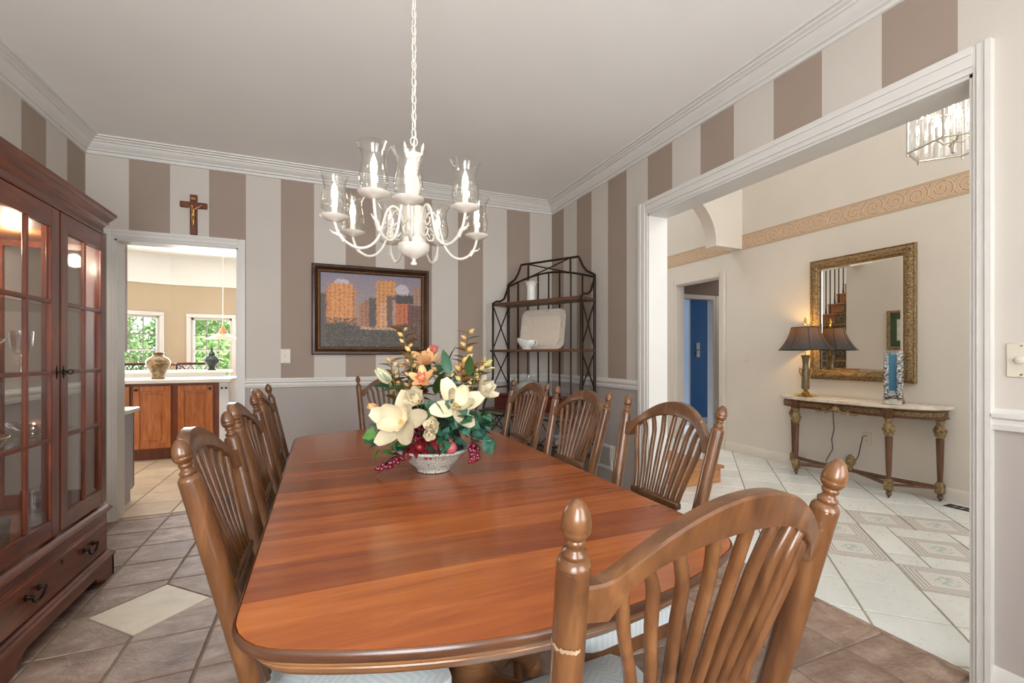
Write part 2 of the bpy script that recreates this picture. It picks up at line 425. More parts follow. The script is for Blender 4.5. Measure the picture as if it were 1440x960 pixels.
for x in (-.38, .38): m.box((x, 0, 1.0), (.04, .34, 2.0))
m.build('side_panel', trim_m, sh)
m = MB(); m.box((0, .16, 1.0), (.72, .02, 2.0)); m.build('back_panel', trim_m, sh)
for z in (.05, .5, .9, 1.3, 1.7, 1.97): m = MB(); m.box((0, 0, z), (.72, .32, .03)); m.build('shelf', trim_m, sh)

# ------------------------------------------------------------ kitchen shell
m = MB()
KW = 8.5; kc = (-2.155, KW)
def bay(p, q, holes, z1, mat_low, name):
    """wall segment p->q with window holes [(s0,s1,z0,z1)] along it"""
    d = Vector((q[0]-p[0], q[1]-p[1])); L = d.length; d.normalize(); a = math.degrees(math.atan2(d.y, d.x))
    M = TM((p[0], p[1], 0), rz=a); m = MB(); s = 0
    for s0, s1, z0, z2 in holes:
        m.b2(s, s0, 0, .12, 0, z1, M=M); m.b2(s0, s1, 0, .12, 0, z0, M=M); m.b2(s0, s1, 0, .12, z2, z1, M=M); s = s1
    m.b2(s, L, 0, .12, 0, z1, M=M); struct(m, name, mat_low); return M
ZW = 2.27
Mr = bay((-2.155, KW), (-.3, KW), [(.265, .815, .6, 1.775)], ZW, tan_m, 'wall_kitchen_far')
dl = (-.924, -.383); Lk = 2.4
pl = (kc[0]+dl[0]*Lk, kc[1]+dl[1]*Lk)
Ml = bay(pl, kc, [(Lk-.66, Lk-.14, .6, 1.785)], ZW, tan_m, 'wall_kitchen_bay')
m = MB(); m.b2(kc[0], -.3, KW-.02, KW+.12, ZW, 2.72); m.b2(0, Lk, -.02, .12, ZW, 2.72, M=Ml); struct(m, 'wall_kitchen_upper', kwhite_m)
m = MB(); m.b2(-4.5, -4.4, KY, 7.7, 0, 2.72); m.b2(-.3, -.29, KY, KW, 0, 2.72); m.b2(-4.5, DX0-.06, KY, KY+.01, 0, 2.72); m.b2(DX1+.06, -.3, KY, KY+.01, 0, 2.72); m.b2(DX0-.06, DX1+.06, KY, KY+.01, DZ+.07, 2.72)
struct(m, 'wall_kitchen_side', kwhite_m)
m = MB(); m.b2(-4.5, -.3, KY, KW+.12, 2.72, 2.8); struct(m, 'ceiling.003', kwhite_m)
def sash_window(name, M, s0, s1, z0, z1, cas):
    w = thing(name, None, None); w['kind'] = 'structure'; mid = z0+(z1-z0)*.56; c = (s0+s1)/2
    m = MB()
    for a, b in ((s0-cas, s0), (s1, s1+cas)): m.b2(a, b, -.025, .0, z0-.1, z1+cas, M=M, ch=.006)
    m.b2(s0-cas, s1+cas, -.03, 0, z1, z1+cas, M=M, ch=.006); m.b2(s0-cas-.03, s1+cas+.03, -.06, 0, z0-.05, z0, M=M, ch=.006)
    m.build('window_casing', trim_m, w)
    m = MB()
    for a, b in ((s0, s0+.03), (s1-.03, s1)): m.b2(a, b, .02, .1, z0, z1, M=M)
    m.b2(s0, s1, .02, .1, z1-.03, z1, M=M); m.b2(s0, s1, .02, .1, z0, z0+.06, M=M)
    m.build('window_frame', trim_m, w)
    m = MB(); m.b2(s0+.03, s1-.03, .03, .09, mid-.012, mid+.012, M=M); m.build('meeting_rail', trim_m, w)
    m = MB(); gw = (s1-s0-.06)/3
    for i in (1, 2):
        m.b2(s0+.03+gw*i-.008, s0+.03+gw*i+.008, .055, .075, z0+.06, z1-.03, M=M)
    m.b2(s0+.03, s1-.03, .055, .075, (mid+z1-.03)/2-.008, (mid+z1-.03)/2+.008, M=M); m.b2(s0+.03, s1-.03, .055, .075, (mid+z0+.06)/2-.008, (mid+z0+.06)/2+.008, M=M)
    m.build('muntin', plain('muntin_grey', S(150, 146, 138), .5), w)
    for k, (a, b) in enumerate(((z0+.06, mid-.012), (mid+.012, z1-.03))):
        for i in range(3):
            m = MB(); m.b2(s0+.03+gw*i+.008, s0+.03+gw*(i+1)-.008, .062, .066, a, b, M=M); m.build('pane', glass_m, w)
sash_window('window_3', Mr, .265, .815, .6, 1.775, .06)
sash_window('window_4', Ml, Lk-.66, Lk-.14, .6, 1.785, .06)

# ------------------------------------------------------------ floors
def stone(name, cols, scale, bumpv, rough, grainy=True):
    t = NT(name); v = t.coords((1, 1.6, 1)); f = t.noise(v, scale, 6, .65, .4); g = t.noise(v, scale*9, 4, .7)
    c = t.ramp(f, [(.3, cols[0]), (.5, cols[1]), (.72, cols[2])])
    c = t.mix(t.math('MULTIPLY', g, .35), c, cols[0])
    oi = t.n('ObjectInfo'); hs = t.n('HueSaturation'); t.l(t.math('MULTIPLY_ADD', oi.outputs['Random'], .2, .9), hs.inputs['Value']); t.l(c, hs.inputs['Color'])
    rr = t.math('MULTIPLY_ADD', g, .3, rough-.12)
    t.set(Base_Color=hs.outputs[0], Roughness=rr); t.bump(t.math('ADD', f, t.math('MULTIPLY', g, .5)), bumpv, .012); return t.m
slate_m = stone('mauve_brown_stone', (S(102, 79, 66), S(150, 125, 109), S(190, 169, 154)), 5.0, .8, .34)
cream_m = stone('cream_stone', (S(190, 176, 152), S(204, 192, 170), S(214, 204, 186)), 5, .15, .45)
white_tile_m = stone('white_marbled_tile', (S(203, 204, 199), S(211, 212, 207), S(220, 220, 216)), 3, .02, .28)
beige_tile_m = stone('beige_kitchen_tile', (S(196, 172, 142), S(212, 190, 162), S(224, 206, 182)), 4, .08, .34)
# decorative foyer tile: nested square frames round a leafy medallion (tile-local coordinates)
t = NT('decorative_tile'); tc = t.n('TexCoord'); sp = t.n('SeparateXYZ'); t.l(tc.outputs['Object'], sp.inputs[0])
ax = t.math('ABSOLUTE', sp.outputs[0]); ay = t.math('ABSOLUTE', sp.outputs[1]); mxx = t.math('MAXIMUM', ax, ay)
nz = t.noise(t.coords(rnd=False), 60, 4, .7)
fr = t.math('SINE', t.math('ADD', t.math('MULTIPLY', mxx, 330.0), t.math('MULTIPLY', nz, 2.0)))
inb = t.math('MULTIPLY', t.math('GREATER_THAN', mxx, .085), t.math('GREATER_THAN', fr, .0))
rad = t.math('SQRT', t.math('ADD', t.math('MULTIPLY', sp.outputs[0], sp.outputs[0]), t.math('MULTIPLY', sp.outputs[1], sp.outputs[1])))
med = t.math('MULTIPLY', t.math('LESS_THAN', rad, .062), t.math('GREATER_THAN', t.noise(t.coords(rnd=False), 38, 3, .6), .5))
c = t.mix(t.math('MULTIPLY', inb, .85), S(210, 207, 200), S(154, 144, 138)); c = t.mix(t.math('MULTIPLY', med, .8), c, S(150, 172, 166))
t.set(Base_Color=c, Roughness=.32); deco_m = t.m

def slab(name, x0, x1, y0, y1, mt):
    m = MB(); m.b2(x0, x1, y0, y1, -.08, -.004); o = m.build(name, mt, smooth=0); o['kind'] = 'structure'; return o
def tile_mesh(poly, mt, top=.0, th=.012, inset=.006):
    """bevelled tile: poly is already the tile's outline"""
    n = len(poly); cx = sum(p[0] for p in poly)/n; cy = sum(p[1] for p in poly)/n
    def sh(p, d):
        vx, vy = p[0]-cx, p[1]-cy; l = math.hypot(vx, vy) or 1; k = max(0, 1-d*1.4/l); return (cx+vx*k, cy+vy*k)
    vs = [(*sh(p, 0), top-th) for p in poly]+[(*sh(p, 0), top-.003) for p in poly]+[(*sh(p, .003), top) for p in poly]
    fs = [(i, (i+1) % n, n+(i+1) % n, n+i) for i in range(n)]+[(n+i, n+(i+1) % n, 2*n+(i+1) % n, 2*n+i) for i in range(n)]+[[2*n+i for i in range(n)]]
    m = MB(); m.add(vs, fs); return m.mesh('tile', mt, smooth=0)

floor = slab('floor', XL, 2.222, YB, 4.13, grout_m)
PX, PY, GX, GY = .2985, .2885, -.738, 2.047      # tile module read from the joints
def rect(cx, cy, hx, hy): return [(cx-hx, cy-hy), (cx+hx, cy-hy), (cx+hx, cy+hy), (cx-hx, cy+hy)]
full = tile_mesh(rect(0, 0, PX/2-.005, PY/2-.005), slate_m)
creams = [(GX, 2.624), (GX+4*PX, 2.624), (GX, 2.624-4*PY), (GX+4*PX, 2.624-4*PY), (GX+8*PX, 2.624-4*PY)]
creams = [(GX, 2.624)]
for i in range(-4, 11):
    for j in range(-12, 8):
        cx, cy = GX+(i+.5)*PX, GY+(j+.5)*PY
        x0, x1, y0, y1 = cx-PX/2+.005, cx+PX/2-.005, cy-PY/2+.005, cy+PY/2-.005
        if x1 < XL or x0 > 2.22 or y1 < YB or y0 > 4.13: continue
        cut = [q for q in creams if abs(q[0]-cx) < PX*.6 and abs(q[1]-cy) < PY*.6]
        if not cut and x0 >= XL and x1 <= 2.22 and y0 >= YB and y1 <= 4.13:
            link('tile', full, floor, (cx, cy, 0)); continue
        p = clip(rect(cx, cy, PX/2-.005, PY/2-.005), XL, 2.218, YB, 4.126)
        for q in cut:           # clip the corner that meets the cream square
            out = []
            dd = lambda a: abs(a[0]-q[0])+abs(a[1]-q[1])-.241
            for k in range(len(p)):
                a, b = p[k-1], p[k]; da, db = dd(a), dd(b)
                if (da >= 0) != (db >= 0): w = da/(da-db); out.append((a[0]+(b[0]-a[0])*w, a[1]+(b[1]-a[1])*w))
                if db >= 0: out.append(b)
            p = out
        if len(p) >= 3:
            p = [(a-cx, b-cy) for a, b in p]; link('tile', tile_mesh(p, slate_m), floor, (cx, cy, 0))
for q in creams:
    tag(link('tile', tile_mesh([(-.232, 0), (0, -.232), (.232, 0), (0, .232)], cream_m), floor, (q[0], q[1], 0)), 'cream square floor tile set diagonally')
m = MB(); m.b2(2.2, 2.226, OY0, OY1, -.02, .001); struct(m, 'trim_14', slate_m)

# foyer: diagonal white tiles with a medallion of decorative squares
floor2 = slab('floor.001', 2.226, 8.2, YB, 9.2, grout2_m)
G = .4642; U0, V0 = .0675, 4.572-12*.4642
cells = []
for i in range(-9, 13):
    for j in range(2, 25):
        u0, v0 = U0+i*G, V0+j*G
        cells.append((u0, u0+G, v0, v0+G))
MU0, MU1, MV0, MV1 = U0+3*G, U0+5*G, V0+12*G, V0+14*G        # medallion block replaced by the pattern
cells = [c for c in cells if not (c[0] > MU0-.01 and c[1] < MU1+.01 and c[2] > MV0-.01 and c[3] < MV1+.01)]
a = MU0; b = MV0; H = .232
cells += [(a, a+H, b, b+H), (a, a+H, b+H, b+H+G), (a, a+H, b+H+G, b+2*G), (a+H, a+2*G, b, b+H), (a+H, a+H+G, b+H, b+H+G), (a+H, a+H+G, b+H+G, b+2*G), (a+H+G, a+2*G, b+H+G, b+2*G), (a+H+G, a+2*G, b+H, b+H+G)]
decs = [(U0+2*G, V0+12*G), (U0+2*G, V0+13*G), (U0+3*G, V0+11*G), (a+H, b+H), (U0+3*G, V0+14*G), (U0+4*G, V0+14*G)]
whole = {}
for (u0, u1, v0, v1) in cells:
    e = .006; uu = ((u0+e, v0+e), (u1-e, v0+e), (u1-e, v1-e), (u0+e, v1-e))
    poly = [((v+u)/2, (v-u)/2) for u, v in uu]
    cu, cv = (u0+u1)/2, (v0+v1)/2; cx, cy = (cv+cu)/2, (cv-cu)/2
    cp = clip(poly, 2.23, X2, YB, 6.5)
    if len(cp) < 3: continue
    dec = any(abs(d[0]-u0) < .02 and abs(d[1]-v0) < .02 for d in decs) and abs(u1-u0-G) < .02
    ar = abs(sum(cp[k-1][0]*cp[k][1]-cp[k][0]*cp[k-1][1] for k in range(len(cp))))/2
    if ar < .0006: continue
    # tile-local frame turned 45 degrees
    ca, sa = math.cos(R(45)), math.sin(R(45))
    loc = [((p[0]-cx)*ca+(p[1]-cy)*sa, -(p[0]-cx)*sa+(p[1]-cy)*ca) for p in cp]
    key = (dec, tuple(round(c, 3) for p in loc for c in p))
    if key not in whole: whole[key] = tile_mesh(loc, deco_m if dec else white_tile_m)
    o = link('tile', whole[key], floor2, (cx, cy, 0), (0, 0, R(45)))
    if dec: tag(o, 'decorative printed tile')
m = MB(); m.b2(X2+.02, 8.1, 3.6, 9.1, -.01, .0); struct(m, 'floor.003', white_tile_m)

# kitchen: square beige tiles
floor3 = slab('floor.002', -4.4, -.3, 4.13, 8.6, grout3_m)
for i in range(-8, 3):
    for j in range(0, 13):
        x0, x1, y0, y1 = -.717+i*.335, -.717+(i+1)*.335, 4.15+j*.335, 4.15+(j+1)*.335
        p = clip([(x0+.005, y0+.005), (x1-.005, y0+.005), (x1-.005, y1-.005), (x0+.005, y1-.005)], -3.4, -.3, 4.13, 8.5)
        if len(p) < 3: continue
        cx, cy = (x0+x1)/2, (y0+y1)/2
        key = tuple(round(c, 3) for q in p for c in (q[0]-cx, q[1]-cy))
        if key not in whole: whole[key] = tile_mesh([(q[0]-cx, q[1]-cy) for q in p], beige_tile_m)
        link('tile', whole[key], floor3, (cx, cy, 0))

# ------------------------------------------------------------ dining table
tw = [S(112, 50, 24), S(150, 72, 36), S(182, 98, 54)]
table_top_m = wood('cherry_table_boards', S(128, 62, 26), S(152, 78, 34), S(178, 100, 48), (.9, 10, 10), .27, .25, .27)
tones = [(1.0, 1.0), (.80, .96), (1.16, 1.06), (.92, .98), (1.26, 1.10)]
board_ms = []
for k_, (q_, h_) in enumerate(tones):
    sc_ = lambda c_: (min(1, c_[0]*q_), min(1, c_[1]*q_*h_), min(1, c_[2]*q_), 1)
    board_ms.append(wood('cherry_board_tone', sc_(S(130, 62, 27)), sc_(S(152, 78, 34)), sc_(S(174, 96, 46)), (.9, 10, 10), .27, .25, .05))
order = [2, 4, 1, 2, 0, 3, 2, 1, 0, 1, 3, 0, 2, 3, 0, 1]
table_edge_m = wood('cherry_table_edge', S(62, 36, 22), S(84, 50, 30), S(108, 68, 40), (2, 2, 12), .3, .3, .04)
table_apron_m = wood('cherry_table_apron', S(112, 74, 42), S(138, 94, 56), S(160, 114, 72), (2, 2, 12), .3, .3, .04)
TX, TY = .379, 1.685
def outline(ins):
    """rounded, slightly bowed table outline, inset by ins; list of (x,y) anticlockwise, local to the centre"""
    hw = .511-ins; e = 1.065-ins; bow = .145; r = max(.13-ins*.6, .03)
    yc = lambda x: e-bow*(x/.511)**2
    a0 = 25; xe = hw-r+r*math.sin(R(a0))
    near = [(-xe+2*xe*i/26, -yc(-xe+2*xe*i/26)) for i in range(27)]
    cy = -yc(xe)+r*math.cos(R(a0))
    cr = [(hw-r+r*math.sin(R(a)), cy-r*math.cos(R(a))) for a in (35, 46, 57, 68, 79, 90)]
    P = near+cr
    P += [(x, -y) for x, y in reversed(cr)]+[(x, -y) for x, y in reversed(near)]
    P += [(-x, -y) for x, y in cr]+[(-x, y) for x, y in reversed(cr)]
    return P
table = thing('dining_table', 'long cherry dining table with rounded corners and a moulded edge', 'table', (TX, TY, 0))
IN = .006
top_o = outline(IN)
ys = [-1.2, -.93, -.80, -.655, -.52, -.40, -.262, -.135, 0, .13, .27, .40, .53, .66, .79, .92, 1.2]
for k in range(len(ys)-1):
    y0, y1 = ys[k]+.0002, ys[k+1]-.0002
    p = clip(top_o, -1, 1, y0, y1)
    m = MB(); cy = sum(q[1] for q in p)/len(p)
    loc = [(q[0], q[1]-cy) for q in p]; n = len(loc)
    m.add([(x, y, .742) for x, y in loc]+[(x, y, .7598) for x, y in loc]+[(x, y, .76) for x, y in loc],
          [(i, (i+1) % n, n+(i+1) % n, n+i) for i in range(n)]+[(n+i, n+(i+1) % n, 2*n+(i+1) % n, 2*n+i) for i in range(n)]+[[2*n+i for i in range(n)], list(range(n))[::-1]])
    m.build('board', board_ms[order[k % 16]], table, smooth=0, loc=(0, cy, 0))
def ringloft(m, prof):
    rings = [[(x, y, z) for x, y in outline(d)] for d, z in prof]; n = len(rings[0])
    m.add([p for r_ in rings for p in r_], [(j*n+i, j*n+(i+1) % n, (j+1)*n+(i+1) % n, (j+1)*n+i) for j in range(len(rings)-1) for i in range(n)])
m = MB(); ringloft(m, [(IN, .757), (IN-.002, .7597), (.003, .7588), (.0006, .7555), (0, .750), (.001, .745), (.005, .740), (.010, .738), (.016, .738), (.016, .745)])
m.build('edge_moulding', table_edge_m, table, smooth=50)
m = MB(); ringloft(m, [(.016, .740), (.014, .734), (.016, .728), (.022, .725), (.021, .722), (.028, .713), (.033, .706), (.05, .703), (.05, .725)])
m.build('apron', table_apron_m, table, smooth=50)
m = MB(); m.box((0, 0, .715), (.8, 1.75, .03)); m.build('under_frame', table_apron_m, table)
chair_wood = wood('chair_wood', S(74, 44, 23), S(103, 65, 35), S(132, 90, 53), (9, 9, 1.3), .3, .35, .1)
for sy in (-1, 1):
    m = MB(); m.lathe([(.05, .2), (.085, .22), (.09, .26), (.06, .32), (.05, .36), (.075, .44), (.08, .5), (.055, .58), (.07, .64), (.11, .702)], 24, TM((0, sy*.5, 0)))
    m.build('pedestal', table_apron_m, table, 50)
    for k in range(4):
        a = 45+90*k
        m = MB(); pts = []
        for i in range(13):
            u = i/12; pts.append((.05+.42*u, 0, .26+.05*math.sin(u*PI*.9)-.22*u**1.7))
        m.tube(pts, [.05-.018*i/12 for i in range(13)], 10, M=TM((0, sy*.5, 0), rz=a), flat=(1.2, .75))
        m.ball((.47, 0, .04), .038, 10, M=TM((0, sy*.5, 0), rz=a))
        m.build('foot', table_apron_m, table, 60)

# ------------------------------------------------------------ dining chairs
t = NT('pale_blue_herringbone_fabric'); tc = t.n('TexCoord'); sp = t.n('SeparateXYZ'); t.l(tc.outputs['Object'], sp.inputs[0])
zig = t.math('ABSOLUTE', t.math('SUBTRACT', t.math('FLOORED_MODULO', t.math('MULTIPLY', sp.outputs[0], 13.0), 1.0), .5))
st = t.math('SINE', t.math('MULTIPLY', t.math('ADD', sp.outputs[1], t.math('MULTIPLY', zig, .07)), 330.0))
nz = t.noise(t.coords(rnd=False), 90, 3)
c = t.mix(t.math('MULTIPLY_ADD', st, .25, .5), S(188, 203, 210), S(224, 228, 224)); c = t.mix(t.math('MULTIPLY', nz, .25), c, S(160, 178, 190))
t.set(Base_Color=c, Roughness=.9); fabric_m = t.m
scuff_m = plain('worn_scuff', S(166, 138, 110), .6, var=.25, scale=60)
HT, WT, WS, BK = 1.027, .227, .181, .135
def post_at(s, z):
    tt = (z-.44)/(HT-.44); return Vector((s*(WS+(WT-WS)*tt), -BK*tt, z))
def make_chair(label):
    ch = thing('dining_chair', label, 'chair', group='dining chairs round the table')
    for s in (-1, 1):
        m = MB()
        # leg below the seat splays back slightly, then the raked post
        zs = [0, .05, .2, .36, .44, .5, .7, .9, .952]; rs = [.015, .019, .022, .020, .0205, .021, .0205, .0195, .0195]
        pts = [Vector((s*WS*(.97+.03*z/.44), -.05*(1-z/.44), z)) if z < .44 else post_at(s, z) for z in zs]
        m.tube(pts, rs, 14); m.build('back_post', chair_wood, ch, 50)
        # turned finial with neck rings and an egg
        ax = (post_at(s, 1.0)-post_at(s, .6)).normalized(); q = ax.to_track_quat('Z', 'Y').to_matrix().to_4x4()
        F = Matrix.Translation(post_at(s, .949)) @ q
        m = MB(); m.lathe([(.0195, 0), (.0185, .006), (.0155, .010), (.0125, .012), (.0140, .0155), (.0140, .0185), (.0100, .0215), (.0085, .026), (.0112, .0295), (.0118, .0325), (.0100, .035), (.0132, .0385), (.0160, .043), (.0166, .0465), (.0158, .048), (.0166, .0495), (.0168, .055), (.0150, .064), (.0110, .073), (.0060, .079), (.0008, .0815)], 16, F)
        m.build('finial', chair_wood, ch, 60)
    # crest rail: arched board with shoulders, following the rake of the posts
    wc = WS+(WT-WS)*.86-.012
    def topz(u):
        q = .925+.092*(1-(abs(u)/.87)**2.1); k = .012           # arch meeting flat shoulders with a small fillet
        return .924+.5*((q-.924)+math.sqrt((q-.924)**2+k*k))
    def botz(u):
        a = abs(u)
        return .878+(.0 if a > .82 else .092*math.sqrt(max(0, 1-(a/.82)**2)))
    m = MB(); N = 40
    ring = []
    for i in range(N+1):
        u = -1+2*i/N; x = u*wc; bowy = -.036*(1-u*u)
        row = []
        for z, dy in ((botz(u), -.013), (botz(u), .013), (topz(u), .013), (topz(u), -.013)):
            row.append((x, -BK*(z-.44)/(HT-.44)+bowy+dy, z))
        c = .003
        a, b, cc, d = [Vector(p) for p in row]
        row = [a+Vector((0, c, 0)), b-Vector((0, c, 0)), b+Vector((0, 0, c)), cc-Vector((0, 0, c)), cc-Vector((0, c, 0)), d+Vector((0, c, 0)), d-Vector((0, 0, c)), a+Vector((0, 0, c))]
        ring.append(row)
    vs = [p for r_ in ring for p in r_]
    m.add(vs, [(i*8+k, i*8+(k+1) % 8, (i+1)*8+(k+1) % 8, (i+1)*8+k) for i in range(N) for k in range(8)]+[list(range(8))[::-1], [N*8+k for k in range(8)]])
    m.build('crest_rail', chair_wood, ch, 35)
    # nine sheaf spindles, tied by a short bar
    for i in range(9):
        w = (i-4)/4; xt = wc*.77*math.sin(w*R(76))/math.sin(R(76)); u = xt/wc; zt = botz(u)+.012
        ctrl = [(.46, w*.085), (.60, w*.092), (.71, w*.105), (.78, w*.122), (.85, w*.145+.0*w), (.91, w*.160), (zt, xt)]
        ctrl = [(z, x) for z, x in ctrl if z < zt-.02]+[(zt, xt)]
        pts = []
        for z, x in ctrl: pts.append((x, -BK*(z-.44)/(HT-.44)-.036*(1-(x/wc)**2)*max(0, (z-.6)/.35), z))
        # smooth
        sm = []
        for k in range(len(pts)-1):
            p0 = Vector(pts[max(k-1, 0)]); p1 = Vector(pts[k]); p2 = Vector(pts[k+1]); p3 = Vector(pts[min(k+2, len(pts)-1)])
            for q in range(3):
                tt = q/3; sm.append(.5*((2*p1)+(-p0+p2)*tt+(2*p0-5*p1+4*p2-p3)*tt*tt+(-p0+3*p1-3*p2+p3)*tt**3))
        sm.append(Vector(pts[-1]))
        m = MB(); m.tube(sm, [.0085]*(len(sm)-1)+[.0078], 8); m.build('spindle', chair_wood, ch, 60)
    m = MB(); zz = .696; yb = -BK*(zz-.44)/(HT-.44)-.006
    m.box((0, yb, zz), (.235, .022, .022), ch=.004); m.build('tie_bar', chair_wood, ch)
    # seat
    m = MB()
    def seat_pt(u, v, z, g=1.0):
        y = -.015+.40*v; hw = (.192+.048*v)*(1-.16*max(0, (v-.82)/.18)**2)*g; r = .0
        return ((u*2-1)*hw, y, z)
    m.grid(lambda u, v: (*seat_pt(u, v, 0)[:2], .438+.026*(1-abs(2*u-1)**4)*(1-abs(2*v-1)**4)), 14, 14)
    pb = [seat_pt(0, j/10, .398) for j in range(11)]+[seat_pt(i/10, 1, .398) for i in range(11)]+[seat_pt(1, 1-j/10, .398) for j in range(11)]+[seat_pt(1-i/10, 0, .398) for i in range(11)]
    pt = [(x, y, .438) for x, y, z in pb]; n = len(pb)
    m.add(pb+pt, [(i, (i+1) % n, n+(i+1) % n, n+i) for i in range(n)]+[list(range(n))])
    m.build('seat_cushion', fabric_m, ch, 50)
    m = MB()
    m.box((0, -.0, .375), (.36, .024, .05), ch=.004); m.box((0, .365, .375), (.42, .024, .05), ch=.004)
    for s in (-1, 1):
        a = math.degrees(math.atan2(.05, .40)); m.box((0, 0, 0), (.024, .37, .05), TM((s*.20, .185, .375), rz=-s*a), .004)
    m.build('seat_frame', chair_wood, ch)
    for s in (-1, 1):
        m = MB(); m.lathe([(.012, 0), (.014, .02), (.017, .10), (.021, .20), (.024, .27), (.018, .285), (.026, .30), (.026, .31), (.018, .325), (.023, .345), (.023, .395)], 14, TM((s*.205, .355, 0)))
        m.build('front_leg', chair_wood, ch, 50)
        m = MB(); m.tube([(s*.198, .35, .19), (s*.19, .17, .185), (s*.178, -.03, .18)], [.008, .012, .008], 8); m.build('stretcher', chair_wood, ch, 60)
    m = MB(); m.tube([(-.195, .17, .185), (0, .17, .187), (.195, .17, .185)], [.008, .012, .008], 8); m.build('stretcher', chair_wood, ch, 60)
    return ch
CH = [  # x, y, facing, label
 ((.473, .561), 1.8, 'dining chair at the near end, its sheaf back filling the foreground'),
 ((-.109, 1.228), -90+.3, 'nearest of three dining chairs on the cabinet side of the table'),
 ((-.118, 1.829), -90+.2, 'middle one of three dining chairs on the cabinet side of the table'),
 ((-.138, 2.562), -90+.5, 'farthest of three dining chairs on the cabinet side of the table'),
 ((.989, 1.256), 90+.6, 'nearest dining chair on the foyer side, before the white opening'),
 ((.992, 1.848), 91.0, 'middle dining chair on the foyer side, before the wall vent'),
 ((1.025, 2.494), 92.0, 'farthest dining chair on the foyer side, before the iron rack'),
 ((.472, 3.468), 179.5, 'dining chair at the far table end, half hidden behind the flowers')]
ch0 = make_chair(CH[0][2]); ch0.location = (*CH[0][0], 0); ch0.rotation_euler = (0, 0, R(CH[0][1]))
for p, a, lb in CH[1:]: dup(ch0, (*p, 0), a, lb)
# a pale scuff ring worn into the near chair's left post (that chair only)
m = MB(); c0 = post_at(-1, .852); ax = (post_at(-1, .9)-post_at(-1, .8)).normalized(); Fq = Matrix.Translation(c0) @ ax.to_track_quat('Z', 'Y').to_matrix().to_4x4()
rs = random.Random(3); jit = [rs.uniform(-.0022, .0022) for _ in range(40)]
m.grid(lambda u, v: (.0204*math.cos(R(175+120*u)), .0204*math.sin(R(175+120*u)), .0048*v+jit[int(u*17)+18*int(v > .5)]), 17, 2, Fq); m.build('scuff_mark', scuff_m, ch0, 50)

# ------------------------------------------------------------ china cabinet
cab_m = wood('cabinet_mahogany', S(70, 31, 18), S(106, 48, 28), S(136, 69, 40), (9, 9, 1.2), .3, .35, .06)
cabh_m = wood('cabinet_mahogany_rails', S(70, 31, 18), S(106, 48, 28), S(136, 69, 40), (9, 1.2, 9), .3, .35, .06)
inside_m = wood('cabinet_inside', S(104, 60, 36), S(132, 80, 48), S(156, 100, 62), (9, 9, 1.2), .45, .1, .04)
mirror_m = NT('mirror_silver').set(Base_Color=(.88, .87, .84, 1), Metallic=1., Roughness=.015).m
CY = 2.61; CB = XL+.012
cab = thing('china_cabinet', 'tall mahogany china cabinet with glazed doors and one long drawer', 'cabinet', (CB, CY, 0))
UF = -1.084-CB        # local x of the upper carcase front
LF = -1.068-CB
hy = .478
for s in (-1, 1):
    m = MB(); m.b2(0, .05, s*(hy-.02), s*hy, .40, 1.80); m.b2(.05, UF-.075, s*(hy-.02), s*hy, .40, .48); m.b2(.05, UF-.075, s*(hy-.02), s*hy, 1.73, 1.80); m.b2(UF-.075, UF-.035, s*(hy-.02), s*hy, .40, 1.80); m.build('side_frame', cab_m, cab)
    m = MB(); m.b2(.05, UF-.075, s*(hy-.013), s*(hy-.008), .48, 1.73); m.build('side_pane', glass_m, cab, 0)
m = MB(); m.b2(0, .01, -hy+.02, hy-.02, .40, 1.80); m.build('back_panel', inside_m, cab)
m = MB(); m.b2(0, UF-.02, -hy, hy, .385, .405); m.b2(0, UF-.02, -hy, hy, 1.76, 1.80); m.build('carcase', inside_m, cab)
m = MB(); m.b2(UF-.035, UF, -hy, -hy+.03, .40, 1.83); m.b2(UF-.035, UF, hy-.03, hy, .40, 1.83); m.b2(UF-.035, UF, -.016, .016, .40, 1.80); m.b2(UF-.035, UF, -hy, hy, 1.79, 1.835)
m.build('face_frame', cab_m, cab)
m = MB()
def cornice(prof):
    rows = [[(0, -hy-d, z), (UF+d, -hy-d, z), (UF+d, hy+d, z), (0, hy+d, z)] for d, z in prof]; n = 4
    m.add([p for r_ in rows for p in r_], [(j*n+i, j*n+i+1, (j+1)*n+i+1, (j+1)*n+i) for j in range(len(rows)-1) for i in range(3)]+[[(len(rows)-1)*n+i for i in range(4)], [i for i in range(4)]])
cornice([(0, 1.822), (.012, 1.824), (.014, 1.832), (.004, 1.836), (.002, 1.862), (.006, 1.866), (.010, 1.876), (.020, 1.884), (.022, 1.890), (.020, 1.896), (.028, 1.908), (.036, 1.916), (.038, 1.924), (.046, 1.930), (.048, 1.946)])
m.build('cornice', cabh_m, cab, smooth=25)
m = MB(); m.b2(0, LF, -hy-.008, hy+.008, .12, .355); m.build('base_case', cabh_m, cab)
def belt(name, prof):
    global m
    m = MB(); rows = [[(0, -hy-d, z), (LF+d, -hy-d, z), (LF+d, hy+d, z), (0, hy+d, z)] for d, z in prof]; n = 4
    m.add([p for r_ in rows for p in r_], [(j*n+i, j*n+i+1, (j+1)*n+i+1, (j+1)*n+i) for j in range(len(rows)-1) for i in range(3)]+[[(len(rows)-1)*n+i for i in range(4)], [i for i in range(4)]])
    m.build(name, cabh_m, cab, smooth=25)
belt('waist_moulding', [(.008, .345), (.012, .352), (.020, .358), (.022, .366), (.016, .374), (.008, .380), (0, .386), (-.02, .388)])
belt('plinth_moulding', [(.008, .145), (.010, .140), (.018, .134), (.020, .128), (.030, .120), (.032, .112), (.022, .110)])
